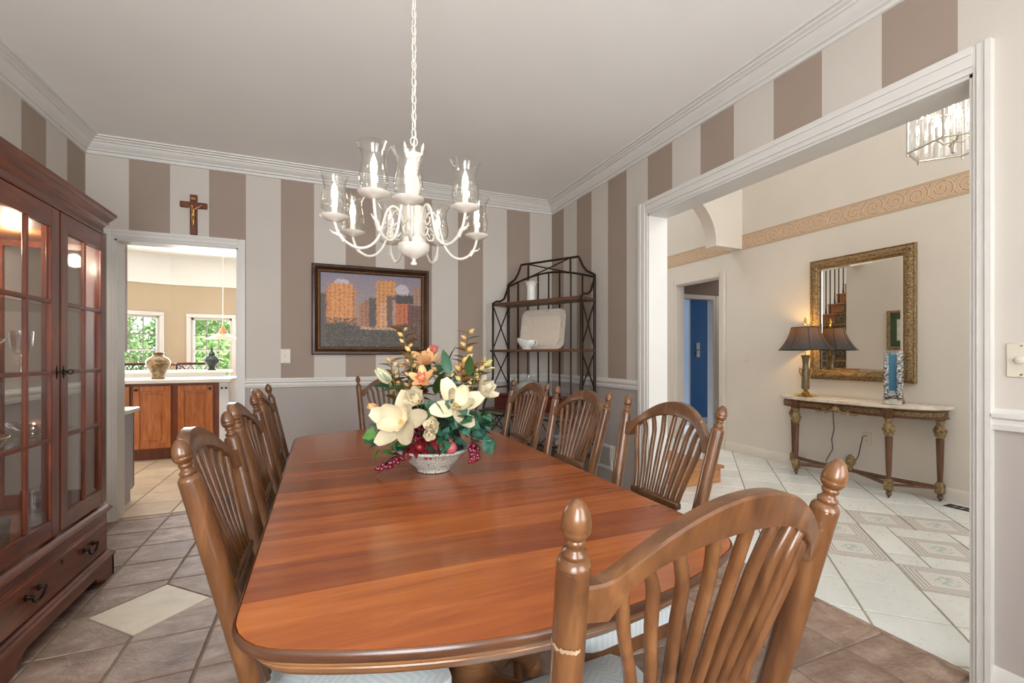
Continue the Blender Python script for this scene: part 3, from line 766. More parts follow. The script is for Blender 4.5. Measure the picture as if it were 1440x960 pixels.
# bracket plinth with a scalloped apron
def plinth(L):
    h = .115; P = [(-L, 0), (-L, h), (L, h), (L, 0), (L-.10, 0)]
    P += [(L-.11, .012), (L-.125, .02), (L-.14, .014), (L-.15, .03), (L-.17, .042), (L-.185, .036), (L-.195, .052), (L-.22, .062)]
    P += [(-x, z) for x, z in reversed(P[4:])]
    return P
m = MB(); P = plinth(hy+.026); n = len(P)
m.add([(LF+.004, y, z) for y, z in P]+[(LF+.024, y, z) for y, z in P], [list(range(n)), list(range(n, 2*n))[::-1]]+[(i, (i+1) % n, n+(i+1) % n, n+i) for i in range(n)])
for s in (-1, 1): m.b2(0, LF+.024, s*(hy+.026), s*(hy+.006), 0, .115)
m.build('plinth', cabh_m, cab, smooth=0)
# drawer
m = MB(); m.b2(LF-.01, LF+.006, -hy+.03, hy-.022, .15, .31, .003); m.b2(LF, LF+.011, -hy+.038, hy-.03, .158, .302, .004); dr = m.build('drawer_front', cabh_m, cab)
dpull = plain('dark_bail_pull', S(46, 38, 34), .35, .8, var=.15, scale=40)
for yc in (-.22, .245):
    m = MB()
    for s in (-1, 1):
        m.lathe([(.013, 0), (.014, .002), (.009, .005), (.006, .016), (.009, .018), (.009, .023), (.004, .026)], 12, TM((LF+.011, yc+s*.045, .245), ry=90))
    pts = [(LF+.031, yc+.045*math.cos(a), .245-.034*math.sin(a)) for a in [PI*i/12 for i in range(13)]]
    m.tube(pts, [.0035+.0022*math.sin(PI*i/12) for i in range(13)], 8); m.build('bail_pull', dpull, dr, 60)
m = MB(); m.box((LF+.012, .0, .272), (.004, .006, .016)); m.ball((LF+.012, 0, .279), .005, 8); m.build('keyhole', dpull, dr)
# doors: two glazed, four rows of two panes
cab_glass = glass('cabinet_glass', (.99, .995, .99, 1), .0, 1.2, .0)
def door(y0, y1, hinge):
    d = MB(); X0, X1 = UF+.001, UF+.022; z0, z1 = .405, 1.815; st = .062; rt, rb = .085, .075
    d.b2(X0, X1, y0, y0+st, z0, z1, .003)
    o = d.build('door', cab_m, cab); d = MB(); d.b2(X0, X1, y1-st, y1, z0, z1, .003); d.build('door_stile', cab_m, o)
    for za, zb in ((z0, z0+rb), (z1-rt, z1)): d = MB(); d.b2(X0, X1-.001, y0+st-.002, y1-st+.002, za, zb, .002); d.build('door_rail', cabh_m, o)
    ym = (y0+y1)/2; gz0, gz1 = z0+rb, z1-rt; d = MB(); d.b2(X0+.004, X1-.002, ym-.008, ym+.008, gz0, gz1, .002); d.build('muntin', cab_m, o)
    hz = [.822, 1.108, 1.412]
    for z in hz: d = MB(); d.b2(X0+.003, X1-.003, y0+st-.002, y1-st+.002, z-.009, z+.009, .002); d.build('muntin', cabh_m, o)
    zz = [gz0]+hz+[gz1]
    for k in range(4):
        for a, b in ((y0+st, ym-.008), (ym+.008, y1-st)):
            d = MB(); e = .009 if k else 0; d.b2(X0+.006, X0+.010, a, b, zz[k]+(.009 if k else 0), zz[k+1]-(.009 if k < 3 else 0)); d.build('pane', cab_glass, o, 0)
    yy = y1-.022 if hinge < 0 else y0+.022
    d = MB(); d.lathe([(.001, -.032), (.006, -.022), (.009, -.006), (.010, 0), (.009, .006), (.006, .022), (.001, .032)], 10, TM((X1, yy, 1.108), sc=(.35, 1, 1)))
    d.tube([(X1, yy, 1.108), (X1+.018, yy, 1.108)], .003, 8)
    d.tube([(X1+.022+.010*math.cos(a), yy+.004, 1.108+.010*math.sin(a)) for a in [2*PI*i/12 for i in range(12)]], .0022, 6, closed=True)
    d.build('key_escutcheon', dpull, o, 50)
door(-hy+.012, -.006, -1); door(.006, hy-.012, 1)
# glass shelves and a lamp at the top
for z in (.815, 1.10, 1.405): m = MB(); m.b2(.02, UF-.05, -hy+.025, hy-.025, z-.005, z, .001); m.build('glass_shelf', cab_glass, cab, 0)
bulb('cabinet_lamp', (CB+.22, CY-.12, 1.72), 6, (1, .86, .68), .04); bulb('cabinet_lamp', (CB+.22, CY+.2, 1.72), 6, (1, .86, .68), .04)

# crystal inside (each a thing of its own)
def lathe_thing(name, label, cat, loc, prof, mat, n=20, group=None, rz=0):
    m = MB(); m.lathe(prof, n); o = m.build(name, mat, None, 45, loc, (0, 0, R(rz))); return tag(o, label, cat, group)
gob = [(.036, 0), (.036, .004), (.008, .010), (.006, .05), (.010, .056), (.006, .062), (.006, .08), (.024, .094), (.036, .125), (.040, .19), (.037, .19), (.033, .128), (.02, .10)]
coupe = [(.034, 0), (.034, .004), (.007, .010), (.005, .05), (.011, .062), (.007, .075), (.03, .085), (.056, .105), (.062, .125), (.059, .125), (.052, .106), (.01, .088)]
tumb = [(.030, 0), (.033, .003), (.040, .125), (.037, .125), (.030, .012), (.001, .010)]
bowlp = [(.05, 0), (.05, .006), (.018, .018), (.016, .06), (.03, .075), (.075, .095), (.11, .13), (.125, .145), (.121, .146), (.105, .135), (.07, .102), (.01, .085)]
dish = [(.03, 0), (.034, .004), (.06, .018), (.085, .05), (.09, .06), (.086, .06), (.058, .024), (.01, .012)]
caraf = [(.045, 0), (.05, .01), (.055, .05), (.045, .09), (.022, .12), (.018, .16), (.028, .185), (.025, .185), (.015, .16), (.019, .12), (.042, .09), (.05, .05), (.01, .012)]
CX0 = CB+.2
lathe_thing('crystal_goblet', 'tall cut crystal goblet behind the footed bowl in the cabinet', 'glass', (CX0-.07, 2.30, 1.10), [(r*1.35, z*1.12) for r, z in gob], crystal_m)
lathe_thing('footed_bowl', 'wide footed crystal bowl on the cabinet shelf by the lock', 'bowl', (CX0+.05, 2.40, 1.10), bowlp, crystal_m)
lathe_thing('crystal_goblet', 'small crystal goblet left of the footed bowl in the cabinet', 'glass', (CX0+.1, 2.215, 1.10), gob, crystal_m)
lathe_thing('crystal_dish', 'flared crystal dish on the top shelf of the cabinet', 'dish', (CX0+.02, 2.44, 1.405), [(r*.9, z*1.3) for r, z in dish], crystal_m)
lathe_thing('champagne_coupe', 'champagne coupe standing behind the gold rimmed tray in the cabinet', 'glass', (CX0+.03, 2.44, .815), [(r, z*1.5) for r, z in coupe], crystal_m)
tray = thing('serving_tray', 'round glass serving tray with a gold rim in the cabinet', 'tray', (CX0+.06, 2.33, .815))
m = MB(); m.lathe([(.12, 0), (.125, .004), (.15, .05), (.147, .051), (.12, .008), (.001, .006)], 28); m.build('tray_body', crystal_m, tray, 45)
m = MB(); m.tube([(.149*math.cos(a), .149*math.sin(a), .051) for a in [2*PI*i/28 for i in range(28)]], .003, 6, closed=True); m.build('gold_rim', brass_m, tray, 60)
for i, (dx, y) in enumerate(((.10, 2.235), (.04, 2.42), (.13, 2.45), (.02, 2.30))):
    lathe_thing('tumbler', ['cut crystal tumbler by the left edge of the lower cabinet shelf', 'cut crystal tumbler standing deepest beside the carafe', 'stout cut crystal tumbler at the inner corner of the left door', 'cut crystal tumbler behind the left door muntin, lowest shelf'][i], 'glass', (CX0+dx, y, .406), tumb, crystal_m, 16, 'tumblers on the cabinet floor')
lathe_thing('carafe', 'crystal carafe with a flared mouth among the tumblers', 'carafe', (CX0-.02, 2.50, .406), caraf, crystal_m)
for i, (dx, y) in enumerate(((.1, 2.76), (.12, 2.87))):
    lathe_thing('tumbler', ['clear tumbler low behind the right cabinet door, nearer the lock', 'clear tumbler low behind the right cabinet door, nearer its hinge'][i], 'glass', (CX0+dx, y, .406), [(r, z*1.3) for r, z in tumb], crystal_m, 16, 'tumblers on the cabinet floor')
lathe_thing('crystal_goblet', 'crystal goblet behind the right cabinet door, level with the lock', 'glass', (CX0+.08, 2.72, 1.10), gob, crystal_m)
lathe_thing('crystal_dish', 'low crystal dish behind the right cabinet door', 'dish', (CX0+.08, 2.80, .815), dish, crystal_m)

# ------------------------------------------------------------ wall pieces in the dining room
# framed city painting (generic dusk street scene)
pf_m = plain('bronze_dark_frame', S(62, 38, 24), .35, .25, var=.35, scale=14)
pg_m = plain('gilt_inner_frame', S(150, 112, 70), .35, .6, var=.3, scale=60)
PXC, PZC, PW, PH = .403, 1.565, .965, .752
pic = thing('framed_painting', 'dark bronze framed painting of city buildings at dusk', 'painting', (PXC, YF, PZC))
def frame4(m, w, h, prof):
    rows = []
    for d, y in prof: rows.append([(-w/2+d, -y, -h/2+d), (w/2-d, -y, -h/2+d), (w/2-d, -y, h/2-d), (-w/2+d, -y, h/2-d)])
    n = 4; m.add([p for r_ in rows for p in r_], [(j*n+i, j*n+(i+1) % n, (j+1)*n+(i+1) % n, (j+1)*n+i) for j in range(len(rows)-1) for i in range(n)])
m = MB(); frame4(m, PW, PH, [(0, .003), (0, .03), (.008, .04), (.024, .042), (.040, .030), (.048, .026)]); m.build('frame', pf_m, pic, 30)
m = MB(); frame4(m, PW-.096, PH-.096, [(0, .020), (0, .028), (.004, .030), (.009, .027), (.011, .018)]); m.build('frame_lip', pg_m, pic, 30)
m = MB(); frame4(m, PW-.118, PH-.118, [(0, .014), (0, .020), (.006, .020), (.009, .012)]); m.build('frame_liner', dark_m, pic, 30)
rs = random.Random(5)
def paint(u, v):       # u 0..1 left-right, v 0..1 bottom-top -> sRGB
    n1 = rs.uniform(-1, 1); u += .008*rs.uniform(-1, 1)+.002*math.sin(v*31); v += .010*rs.uniform(-1, 1)+.002*math.sin(u*27)
    sky = (132+46*(1-v)+9*n1, 122+26*(1-v)+9*n1, 138-10*(1-v)+7*n1)
    if math.hypot((u-.80)*1.3, v-.80) < .09 or math.hypot((u-.2), (v-.88)*1.6) < .07: sky = (190+14*n1, 180+12*n1, 186+8*n1)
    c = sky
    win = (int(u*70) % 3 == 0 and int(v*60) % 3 != 0)
    def bld(u0, u1, top, col, dk=.78):
        nonlocal c
        if u0 <= u < u1 and v < top+.012*math.sin(u*160):
            k = (dk if win else 1)*(1+.10*n1); c = tuple(q*k for q in col)
    bld(.36, .50, .60, (176, 120, 92)); bld(.41, .46, .64, (160, 112, 88))
    bld(.02, .33, .80 if u > .06 else .74, (196, 128, 74)); bld(.08, .30, .86, (214, 146, 84))
    bld(.46, .535, .68, (88, 78, 78), .9)
    bld(.535, .73, .93, (206, 142, 84)); bld(.57, .64, .62, (214, 160, 120))
    bld(.64, .74, .72, (110, 88, 78), .9); bld(.70, .76, .66, (180, 138, 120))
    bld(.74, .86, .62, (196, 108, 66), .7); bld(.74, .93, .74, (74, 66, 62), .9) if v > .62 else None
    bld(.86, 1.0, .60, (110, 74, 66), .7); bld(.92, 1.0, .86, (168, 128, 104)) if v > .60 else None
    if v < .30+.03*math.sin(u*9)+.02*n1:
        k = 1+.35*n1; c = (58*k+14, 54*k+12, 46*k+10)
        if rs.random() < .12: c = (120+20*n1, 106+16*n1, 92+10*n1)
        if .24 < v < .285 and .38 < u < .78: c = (190+16*n1, 158+10*n1, 128)
        if u > .86 and v > .08 and rs.random() < .35: c = (140, 84, 56)
    elif v < .40 and u < .35 and rs.random() < .5: c = (84+20*n1, 74+14*n1, 64+10*n1)
    if u < .05 and v < .72: c = (92+14*n1, 78+10*n1, 72+8*n1)
    return tuple(max(0, min(255, q)) for q in c)
NU, NV = 130, 96; w, h = PW-.134, PH-.134
vs = [(-w/2+w*i/NU, -.013, -h/2+h*j/NV) for j in range(NV+1) for i in range(NU+1)]
fs = [(j*(NU+1)+i, j*(NU+1)+i+1, (j+1)*(NU+1)+i+1, (j+1)*(NU+1)+i) for j in range(NV) for i in range(NU)]
me = bpy.data.meshes.new('canvas'); me.from_pydata(vs, [], fs); ca = me.color_attributes.new('paint', 'FLOAT_COLOR', 'POINT')
for k, v in enumerate(vs): ca.data[k].color = S(*paint((v[0]+w/2)/w, (v[2]+h/2)/h))
t = NT('painted_canvas'); a = t.n('Attribute', attribute_name='paint'); t.set(Base_Color=a.outputs['Color'], Roughness=.5); t.bump(t.noise(t.coords(rnd=False), 160, 3), .2, .003); me.materials.append(t.m)
link('canvas', me, pic)
# crucifix
cw = wood('crucifix_wood', S(70, 30, 16), S(104, 48, 24), S(134, 66, 34), (10, 10, 1.5), .4, .2, .05)
cru = thing('crucifix', 'dark wooden wall crucifix with a small bronze figure above the kitchen doorway', 'crucifix', (-.892, YF, 2.24))
m = MB(); m.box((0, -.011, 0), (.046, .02, .30), ch=.003); m.build('upright', cw, cru)
m = MB(); m.box((0, -.012, .072), (.172, .022, .044), ch=.003); m.build('crossbar', cw, cru)
m = MB(); m.box((.0, -.023, .118), (.03, .004, .018), ch=.001); m.build('title_plate', brass_m, cru)
fig_m = plain('bronze_figure', S(186, 140, 84), .35, .8, var=.15, scale=60)
bm_v = {'pel': (0, -.03, -.004), 'ch': (0, -.031, .03), 'neck': (-.002, -.032, .046), 'head': (-.005, -.037, .060), 'top': (-.006, -.037, .066), 'sl': (-.014, -.03, .043), 'el': (-.032, -.029, .056), 'hl': (-.055, -.028, .074), 'sr': (.014, -.03, .043), 'er': (.032, -.029, .056), 'hr': (.055, -.028, .074), 'hpl': (-.006, -.03, -.012), 'kl': (-.006, -.037, -.042), 'al': (-.003, -.029, -.082), 'hpr': (.006, -.03, -.012), 'kr': (.005, -.038, -.042), 'ar': (.003, -.031, -.082), 'tl': (0, -.034, -.094)}
rad = {'pel': .010, 'ch': .012, 'neck': .005, 'head': .008, 'top': .006, 'sl': .006, 'el': .0042, 'hl': .003, 'sr': .006, 'er': .0042, 'hr': .003, 'hpl': .007, 'kl': .0058, 'al': .0036, 'hpr': .007, 'kr': .0058, 'ar': .0036, 'tl': .003}
ed = [('pel', 'ch'), ('ch', 'neck'), ('neck', 'head'), ('head', 'top'), ('ch', 'sl'), ('sl', 'el'), ('el', 'hl'), ('ch', 'sr'), ('sr', 'er'), ('er', 'hr'), ('pel', 'hpl'), ('hpl', 'kl'), ('kl', 'al'), ('pel', 'hpr'), ('hpr', 'kr'), ('kr', 'ar'), ('al', 'tl')]
ks = list(bm_v); me = bpy.data.meshes.new('figure'); me.from_pydata([bm_v[k] for k in ks], [(ks.index(a), ks.index(b)) for a, b in ed], []); me.materials.append(fig_m)
fo = link('figure', me, cru); sk = fo.modifiers.new('skin', 'SKIN'); fo.modifiers.new('sub', 'SUBSURF').levels = 1; fo.modifiers['sub'].render_levels = 1
for k, sv in zip(ks, me.skin_vertices[0].data): sv.radius = (rad[k], rad[k]); sv.use_root = (k == 'pel')
# switch plates and outlets
def plate(name, label, cat, loc, rz, kind):
    p = thing(name, label, cat, loc, rz)          # local -y faces the room
    m = MB(); m.box((0, -.003, 0), (.074, .006, .115), ch=.0025); m.build('cover_plate', plate_m, p)
    if kind == 'switch':
        m = MB(); m.box((0, -.007, 0), (.012, .006, .026), ch=.001); m.box((0, -.013, .005), (.008, .014, .008), ch=.002); m.build('toggle', plate_m, p)
    elif kind == 'outlet':
        for z in (-.022, .022):
            m = MB(); m.box((0, -.0065, z), (.034, .004, .030), ch=.0015); o = m.build('receptacle', plate_m, p)
            
            for xs in (-.006, .006): m = MB(); m.box((xs, -.009, z+.003), (.002, .002, .008)); m.build('slot', dark_m, o)
    elif kind == 'dimmer':
        m = MB(); m.lathe([(.011, 0), (.012, .004), (.011, .014), (.004, .016)], 16, TM((0, -.006, 0), rx=90)); m.build('knob', plate_m, p)
    for z in (-.048, .048) if kind != 'outlet' else (0,): m = MB(); m.lathe([(.003, 0), (.003, .0015), (.0005, .002)], 8, TM((0, -.006, z), rx=90)); m.build('screw', brass_m, p)
    return p
plate('light_switch', 'ivory toggle switch plate between the kitchen doorway and painting', 'switch', (-.273, YF, 1.177), 0, 'switch')
plate('dimmer_switch', 'ivory rotary dimmer plate at the right edge of the view', 'switch', (XR, .742, 1.165), -90, 'dimmer')
plate('wall_outlet', 'ivory outlet on the mauve wall below the rail, beside the vent', 'outlet', (XR, 3.055, .405), -90, 'outlet')
ve = thing('wall_vent', 'white louvred return air vent low on the right wall', 'vent', (XR, 3.20, .36), -90)
m = MB(); frame4(m, .30, .20, [(0, 0), (0, .008), (.004, .010), (.022, .010), (.024, .004)]); m.build('vent_frame', trim_m, ve, 0)
m = MB(); m.box((0, -.001, 0), (.26, .002, .16)); m.build('backing', plain('vent_shadow', S(120, 120, 120), .8), ve)
for i in range(12): m = MB(); m.box((0, 0, 0), (.256, .002, .014), TM((0, -.006, -.072+i*.0131), rx=35)); m.build('slat', trim_m, ve, 0)

# ------------------------------------------------------------ chandelier
ivory_m = plain('ivory_enamel', S(218, 213, 203), .35, var=.06, scale=30, coat=.2)
candle_m = plain('candle_sleeve', S(240, 236, 224), .5, var=.02)
glow_m = emit('lit_bulb', (1, .90, .74, 1), 6)
chd = thing('chandelier', 'ivory eight-armed chandelier with glass hurricane shades hanging over the table', 'chandelier', (.307, 1.66, 0))
m = MB(); m.lathe([(.001, 1.506), (.010, 1.508), (.012, 1.516), (.006, 1.522), (.007, 1.530), (.022, 1.536), (.044, 1.546), (.055, 1.562), (.0575, 1.579), (.055, 1.583), (.05, 1.583)], 28); m.build('bottom_bowl', ivory_m, chd, 40)
m = MB(); m.lathe([(.05, 1.582), (.042, 1.59), (.038, 1.64), (.044, 1.66), (.045, 1.712), (.038, 1.717)], 24); m.build('drum', ivory_m, chd, 40)
m = MB(); m.lathe([(.034, 1.705), (.012, 1.72), (.010, 1.745), (.020, 1.76), (.026, 1.79), (.020, 1.82), (.012, 1.835), (.016, 1.85), (.024, 1.875), (.028, 1.905), (.027, 1.91), (.012, 1.91)], 24); m.build('stem', ivory_m, chd, 40)
for k in range(6):
    a = 60*k+20; m = MB(); m.lathe([(.004, 0), (.006, .012), (.003, .02), (.006, .03), (.0045, .042), (.0005, .052)], 8, TM((.027*math.cos(R(a)), .027*math.sin(R(a)), 1.895), ry=14, rz=a)); m.build('crown_leaf', ivory_m, chd, 50)
m = MB(); m.tube([(.012*math.cos(a), 0, 1.955+.018*math.sin(a)) for a in [2*PI*i/14 for i in range(14)]], .0028, 6, closed=True); m.lathe([(.006, 1.91), (.007, 1.925), (.003, 1.94)], 10); m.build('loop', ivory_m, chd, 60)
# chain with a woven cord, canopy on the ceiling
zc = 1.985; k = 0
while zc < ZC-.05:
    m = MB(); pts = [(.0085*math.cos(a), 0, .019*math.sin(a)) for a in [2*PI*i/14 for i in range(14)]]
    m.tube(pts, .0024, 6, closed=True); m.build('chain_link', ivory_m, chd, 60, (0, 0, zc), (0, 0, R(90*(k % 2)+25))); zc += .031; k += 1
m = MB(); m.tube([(.004*math.sin(i*.8), .004*math.cos(i*.8), 1.93+(ZC-1.95)*i/30) for i in range(31)], .0018, 5); m.build('cord', ivory_m, chd, 60)
m = MB(); m.lathe([(.012, ZC-.05), (.03, ZC-.04), (.055, ZC-.018), (.062, ZC-.002)], 24); m.build('canopy', ivory_m, chd, 40)
ARM = [(179, 1.649), (138, 1.646), (-127, 1.672), (-104, 1.652), (-63, 1.656), (14, 1.652), (58, 1.653), (100, 1.648)]
hur = [(r_*1.06, z_*1.17) for r_, z_ in [(.016, 0), (.030, .004), (.040, .022), (.0425, .042), (.038, .066), (.0335, .086), (.035, .104), (.045, .124), (.048, .128), (.0455, .1275), (.0335, .104), (.032, .086), (.0365, .066), (.041, .042), (.0385, .023), (.029, .006)]]
for az, zcup in ARM:
    Mz = TM(rz=az); r0, r1 = .040, .268
    arm = MB(); P = []
    ctrl = [(.036, 1.655), (.052, 1.70), (.075, 1.712), (.095, 1.690), (.108, 1.645), (.125, 1.595), (.155, 1.563), (.195, 1.555), (.235, 1.575), (.258, 1.606), (r1, zcup-.012)]
    for q in range(len(ctrl)-1):
        p0, p1, p2, p3 = [Vector((*ctrl[max(0, min(len(ctrl)-1, q+d))], 0)) for d in (-1, 0, 1, 2)]
        for u in range(4):
            tt = u/4; v = .5*((2*p1)+(-p0+p2)*tt+(2*p0-5*p1+4*p2-p3)*tt*tt+(-p0+3*p1-3*p2+p3)*tt**3); P.append((v.x, 0, v.y))
    P.append((r1, 0, zcup-.012))
    arm.tube(P, .0048, 8, M=Mz)
    # leaf curls on the arm
    arm.tube([(.236, 0, 1.572), (.250, 0, 1.592), (.262, .004, 1.596), (.276, .003, 1.600), (.284, 0, 1.610)], [.007, .008, .006, .003, .001], 6, M=Mz)
    arm.tube([(.045, 0, 1.62), (.058, 0, 1.605), (.074, 0, 1.608), (.080, 0, 1.624), (.070, 0, 1.634), (.062, 0, 1.626)], [.004, .0042, .004, .0036, .003, .002], 6, M=Mz)
    arm.tube([(.060, 0, 1.655), (.075, 0, 1.640), (.090, 0, 1.648), (.090, 0, 1.664), (.079, 0, 1.667)], [.0035, .0038, .0035, .003, .002], 6, M=Mz)
    ao = arm.build('arm', ivory_m, chd, 60)
    cx, cy = r1*math.cos(R(az)), r1*math.sin(R(az))
    m = MB(); m.lathe([(.006, -.014), (.014, -.010), (.032, -.005), (.046, .003), (.048, .006), (.045, .007), (.018, .001), (.001, .001)], 20); m.build('drip_pan', ivory_m, ao, 40, (cx, cy, zcup))
    m = MB(); m.lathe([(.0095, 0), (.0095, .060), (.006, .061)], 12); m.build('candle', candle_m, ao, 40, (cx, cy, zcup))
    m = MB(); m.lathe([(.006, .060), (.0105, .076), (.0112, .088), (.0080, .104), (.0035, .118), (.0005, .127)], 12); m.build('candle_bulb', glow_m, ao, 60, (cx, cy, zcup))
    m = MB(); m.lathe(hur, 20, cap=False); m.build('hurricane_shade', shade_glass_m, ao, 60, (cx, cy, zcup+.003))
    bulb('chandelier_bulb', (.307+cx, 1.66+cy, zcup+.145), .16, (1, .82, .60), .012)

# ------------------------------------------------------------ iron baker's rack across the corner
RX, RY = 1.645, 4.03
ra = math.degrees(math.atan2(-.861, .509))
rk = thing('bakers_rack', 'bronze iron rack with arched top and wooden shelves in the corner', 'rack', (RX, RY, 0), ra)
# local x along the width 0..WR, local y positive = towards the room (rotated frame: -y is the wall side)
WR, DP = .905, .235
def ry(d): return -d          # depth towards the room is local -y after this rotation
topw = [(0, 1.86), (.03, 1.875), (.075, 1.90), (.11, 1.945), (.135, 2.0), (.15, 2.03)]
for x in (0, WR): m = MB(); m.tube([(x, 0, 0), (x, 0, 1.86)], .013, 8); m.build('back_post', iron_m, rk, 60)
top = topw+[(WR-x, z) for x, z in reversed(topw)]
m = MB(); m.tube([(x, 0, z) for x, z in top], .010, 8); m.build('top_rail', iron_m, rk, 60)
m = MB(); ar = [(WR*i/16, 0, 1.84+.085*math.sin(PI*i/16)) for i in range(17)]; m.tube(ar, .009, 8); m.build('arch_rail', iron_m, rk, 60)
az_ = lambda x: 1.84+.085*math.sin(PI*x/WR)
for pa, pb_, r_ in (((.23, az_(.23)), (.23, 2.03), .009), ((WR-.23, az_(.23)), (WR-.23, 2.03), .009), ((.23, az_(.23)), (WR-.23, 2.03), .006), ((.23, 2.025), (WR-.23, az_(.23)), .006)):
    m = MB(); m.tube([(pa[0], 0, pa[1]), (pb_[0], 0, pb_[1])], r_, 8); m.build('cross_brace', iron_m, rk, 60)
for i in range(1, 8):
    x = WR*i/8; m = MB(); m.tube([(x, 0, .69), (x, 0, az_(x))], .008, 6); m.build('back_rod', iron_m, rk, 60)
for x in (0, WR):
    m = MB()
    m.tube([(x, 0, 1.86), (x, -.02, 1.80), (x, -.07, 1.715), (x, -.13, 1.685), (x, -.19, 1.68), (x, -DP, 1.66), (x, -DP, 1.0), (x, -DP-.01, .90), (x, -DP-.05, .83), (x, -DP-.10, .79), (x, -DP-.13, .74), (x, -DP-.135, .70), (x, -DP-.135, 0)], .010, 8); m.build('front_post', iron_m, rk, 60)
    for pa, pb_ in (((0, 1.64), (-DP, 1.24)), ((-DP, 1.64), (0, 1.24)), ((0, 1.22), (-DP, .90)), ((-DP, 1.22), (0, .90)), ((0, .89), (-DP-.01, .89)), ((0, .68), (-DP-.135, .42)), ((0, .42), (-DP-.135, .68))):
        m = MB(); m.tube([(x, *pa), (x, *pb_)], .006, 6); m.build('side_brace', iron_m, rk, 60)
shelf_w = wood('rack_shelf_wood', S(70, 44, 28), S(96, 62, 40), S(120, 82, 54), (1.3, 12, 12), .45, .1, .05)
m = MB(); m.b2(-.005, WR+.005, -DP, 0, 1.635, 1.66, .004); m.build('shelf', shelf_w, rk)
m = MB(); m.b2(-.04, WR+.005, -DP, 0, 1.215, 1.235, .004); m.build('shelf', shelf_w, rk)
m = MB(); m.b2(-.01, WR+.01, -DP-.14, 0, .69, .715, .005); m.build('shelf', shelf_w, rk)
m = MB(); m.b2(0, WR, -DP-.13, 0, .335, .355, .004); m.build('shelf', shelf_w, rk)
for i in range(6):
    for sg in (0, 1):
        x = WR*(i+sg)/6; x2 = WR*(i+1-sg)/6; m = MB(); m.tube([(x, -DP-.13, .655), ((x+x2)/2, -DP-.135, .55), (x2, -DP-.13, .455)], .005, 6); m.build('front_brace', iron_m, rk, 60)
for z in (.66, .45): m = MB(); m.tube([(0, -DP-.13, z), (WR, -DP-.13, z)], .007, 6); m.build('front_rail', iron_m, rk, 60)
Mrk = TM((RX, RY, 0), rz=ra)
def onrack(x, y, z): p = Mrk @ Vector((x, y, z)); return p
por_m = plain('white_porcelain', S(222, 222, 216), .25, var=.04, scale=18, coat=.3)
plat_m = plain('cream_porcelain', S(214, 200, 182), .3, var=.05, scale=24, coat=.3, bump=.0)
emb = NT('embossed_porcelain'); v = emb.coords(rnd=False); emb.set(Base_Color=S(212, 200, 186), Roughness=.35, Coat_Weight=.3); emb.bump(emb.noise(v, 55, 3, .6), .8, .02)
p = onrack(.345, -.12, 1.66)
vz = thing('porcelain_vase', 'slender white vase with a flared scalloped mouth on the top rack shelf', 'vase', p)
m = MB(); m.lathe([(.038, 0), (.042, .004), (.040, .03), (.038, .09), (.040, .13), (.052, .165), (.058, .175), (.054, .176), (.036, .13), (.034, .05), (.001, .01)], 24); m.build('vase_body', por_m, vz, 50)
m = MB(); m.tube([(.056*math.cos(a)*(1+.04*math.sin(12*a)), .056*math.sin(a)*(1+.04*math.sin(12*a)), .174) for a in [2*PI*i/48 for i in range(48)]], .005, 6, closed=True); m.build('scalloped_rim', emb.m, vz, 60)
# platter leaning on the back rods
p = onrack(.43, -.055, 1.236)
pt = thing('serving_platter', 'large cream rectangular platter with embossed border leaning on the rack', 'platter', p, ra)
def rrect(w, h, r, n=6):
    P = []
    for cx, cy, a0 in ((w/2-r, h/2-r, 0), (-w/2+r, h/2-r, 90), (-w/2+r, -h/2+r, 180), (w/2-r, -h/2+r, 270)): P += arc(cx, cy, r, a0, a0+90, n)
    return P
tl = TM((0, -.035, .002), rx=-9)
def rloft(m, rows, M): 
    n = len(rows[0]); m.add([q for r_ in rows for q in r_], [(j*n+i, j*n+(i+1) % n, (j+1)*n+(i+1) % n, (j+1)*n+i) for j in range(len(rows)-1) for i in range(n)], M)
Wp, Hp = .46, .355
def row(w, h, r, y): return [(x, y, z+Hp/2) for x, z in rrect(w, h, r)]
m = MB(); rloft(m, [row(Wp-.14, Hp-.14, .03, .012), row(Wp, Hp, .06, -.006), row(Wp+.004, Hp+.004, .062, -.012), row(Wp-.012, Hp-.012, .056, -.013), row(Wp-.11, Hp-.11, .04, .002)], tl); m.build('embossed_rim', emb.m, pt, 50)
m = MB(); m.add(row(Wp-.11, Hp-.11, .04, .002), [list(range(len(rrect(1, 1, .1))))], tl); m.add(row(Wp-.14, Hp-.14, .03, .012), [list(range(len(rrect(1, 1, .1))))], tl); m.build('platter_well', plat_m, pt, 0)
p = onrack(.335, -.175, 1.236)
cr = thing('gravy_boat', 'white porcelain gravy boat standing before the cream platter', 'jug', p, ra)
m = MB()
def gb(u, v):
    a = 2*PI*u; z = .005+.075*v; r = .03+.03*math.sin(min(1, v*1.2)*PI/2); sx = 1.35+.35*v*max(0, -math.cos(a)); zl = z+(.022*v*v*max(0, -math.cos(a))**2)
    return (r*math.cos(a)*sx, r*math.sin(a)*.85, zl)
m.grid(gb, 24, 8); m.grid(lambda u, v: tuple(c*.93 if k < 2 else c for k, c in enumerate(gb(u, 1-v*.7))), 24, 6); m.lathe([(.034, 0), (.034, .004), (.028, .01)], 20, TM(sc=(1.3, .85, 1))); m.build('jug_body', por_m, cr, 60)
m = MB(); m.tube([(.075, 0, .07), (.10, 0, .078), (.112, 0, .06), (.10, 0, .035), (.07, 0, .028)], .006, 8); m.build('handle', por_m, cr, 60)
sil_m = plain('silver_glaze', S(186, 190, 184), .22, .35, var=.06, scale=12, coat=.3)
p = onrack(.345, -.16, .715)
tu = thing('covered_dish', 'lidded glass serving dish with a knob on the rack desk', 'dish', p)
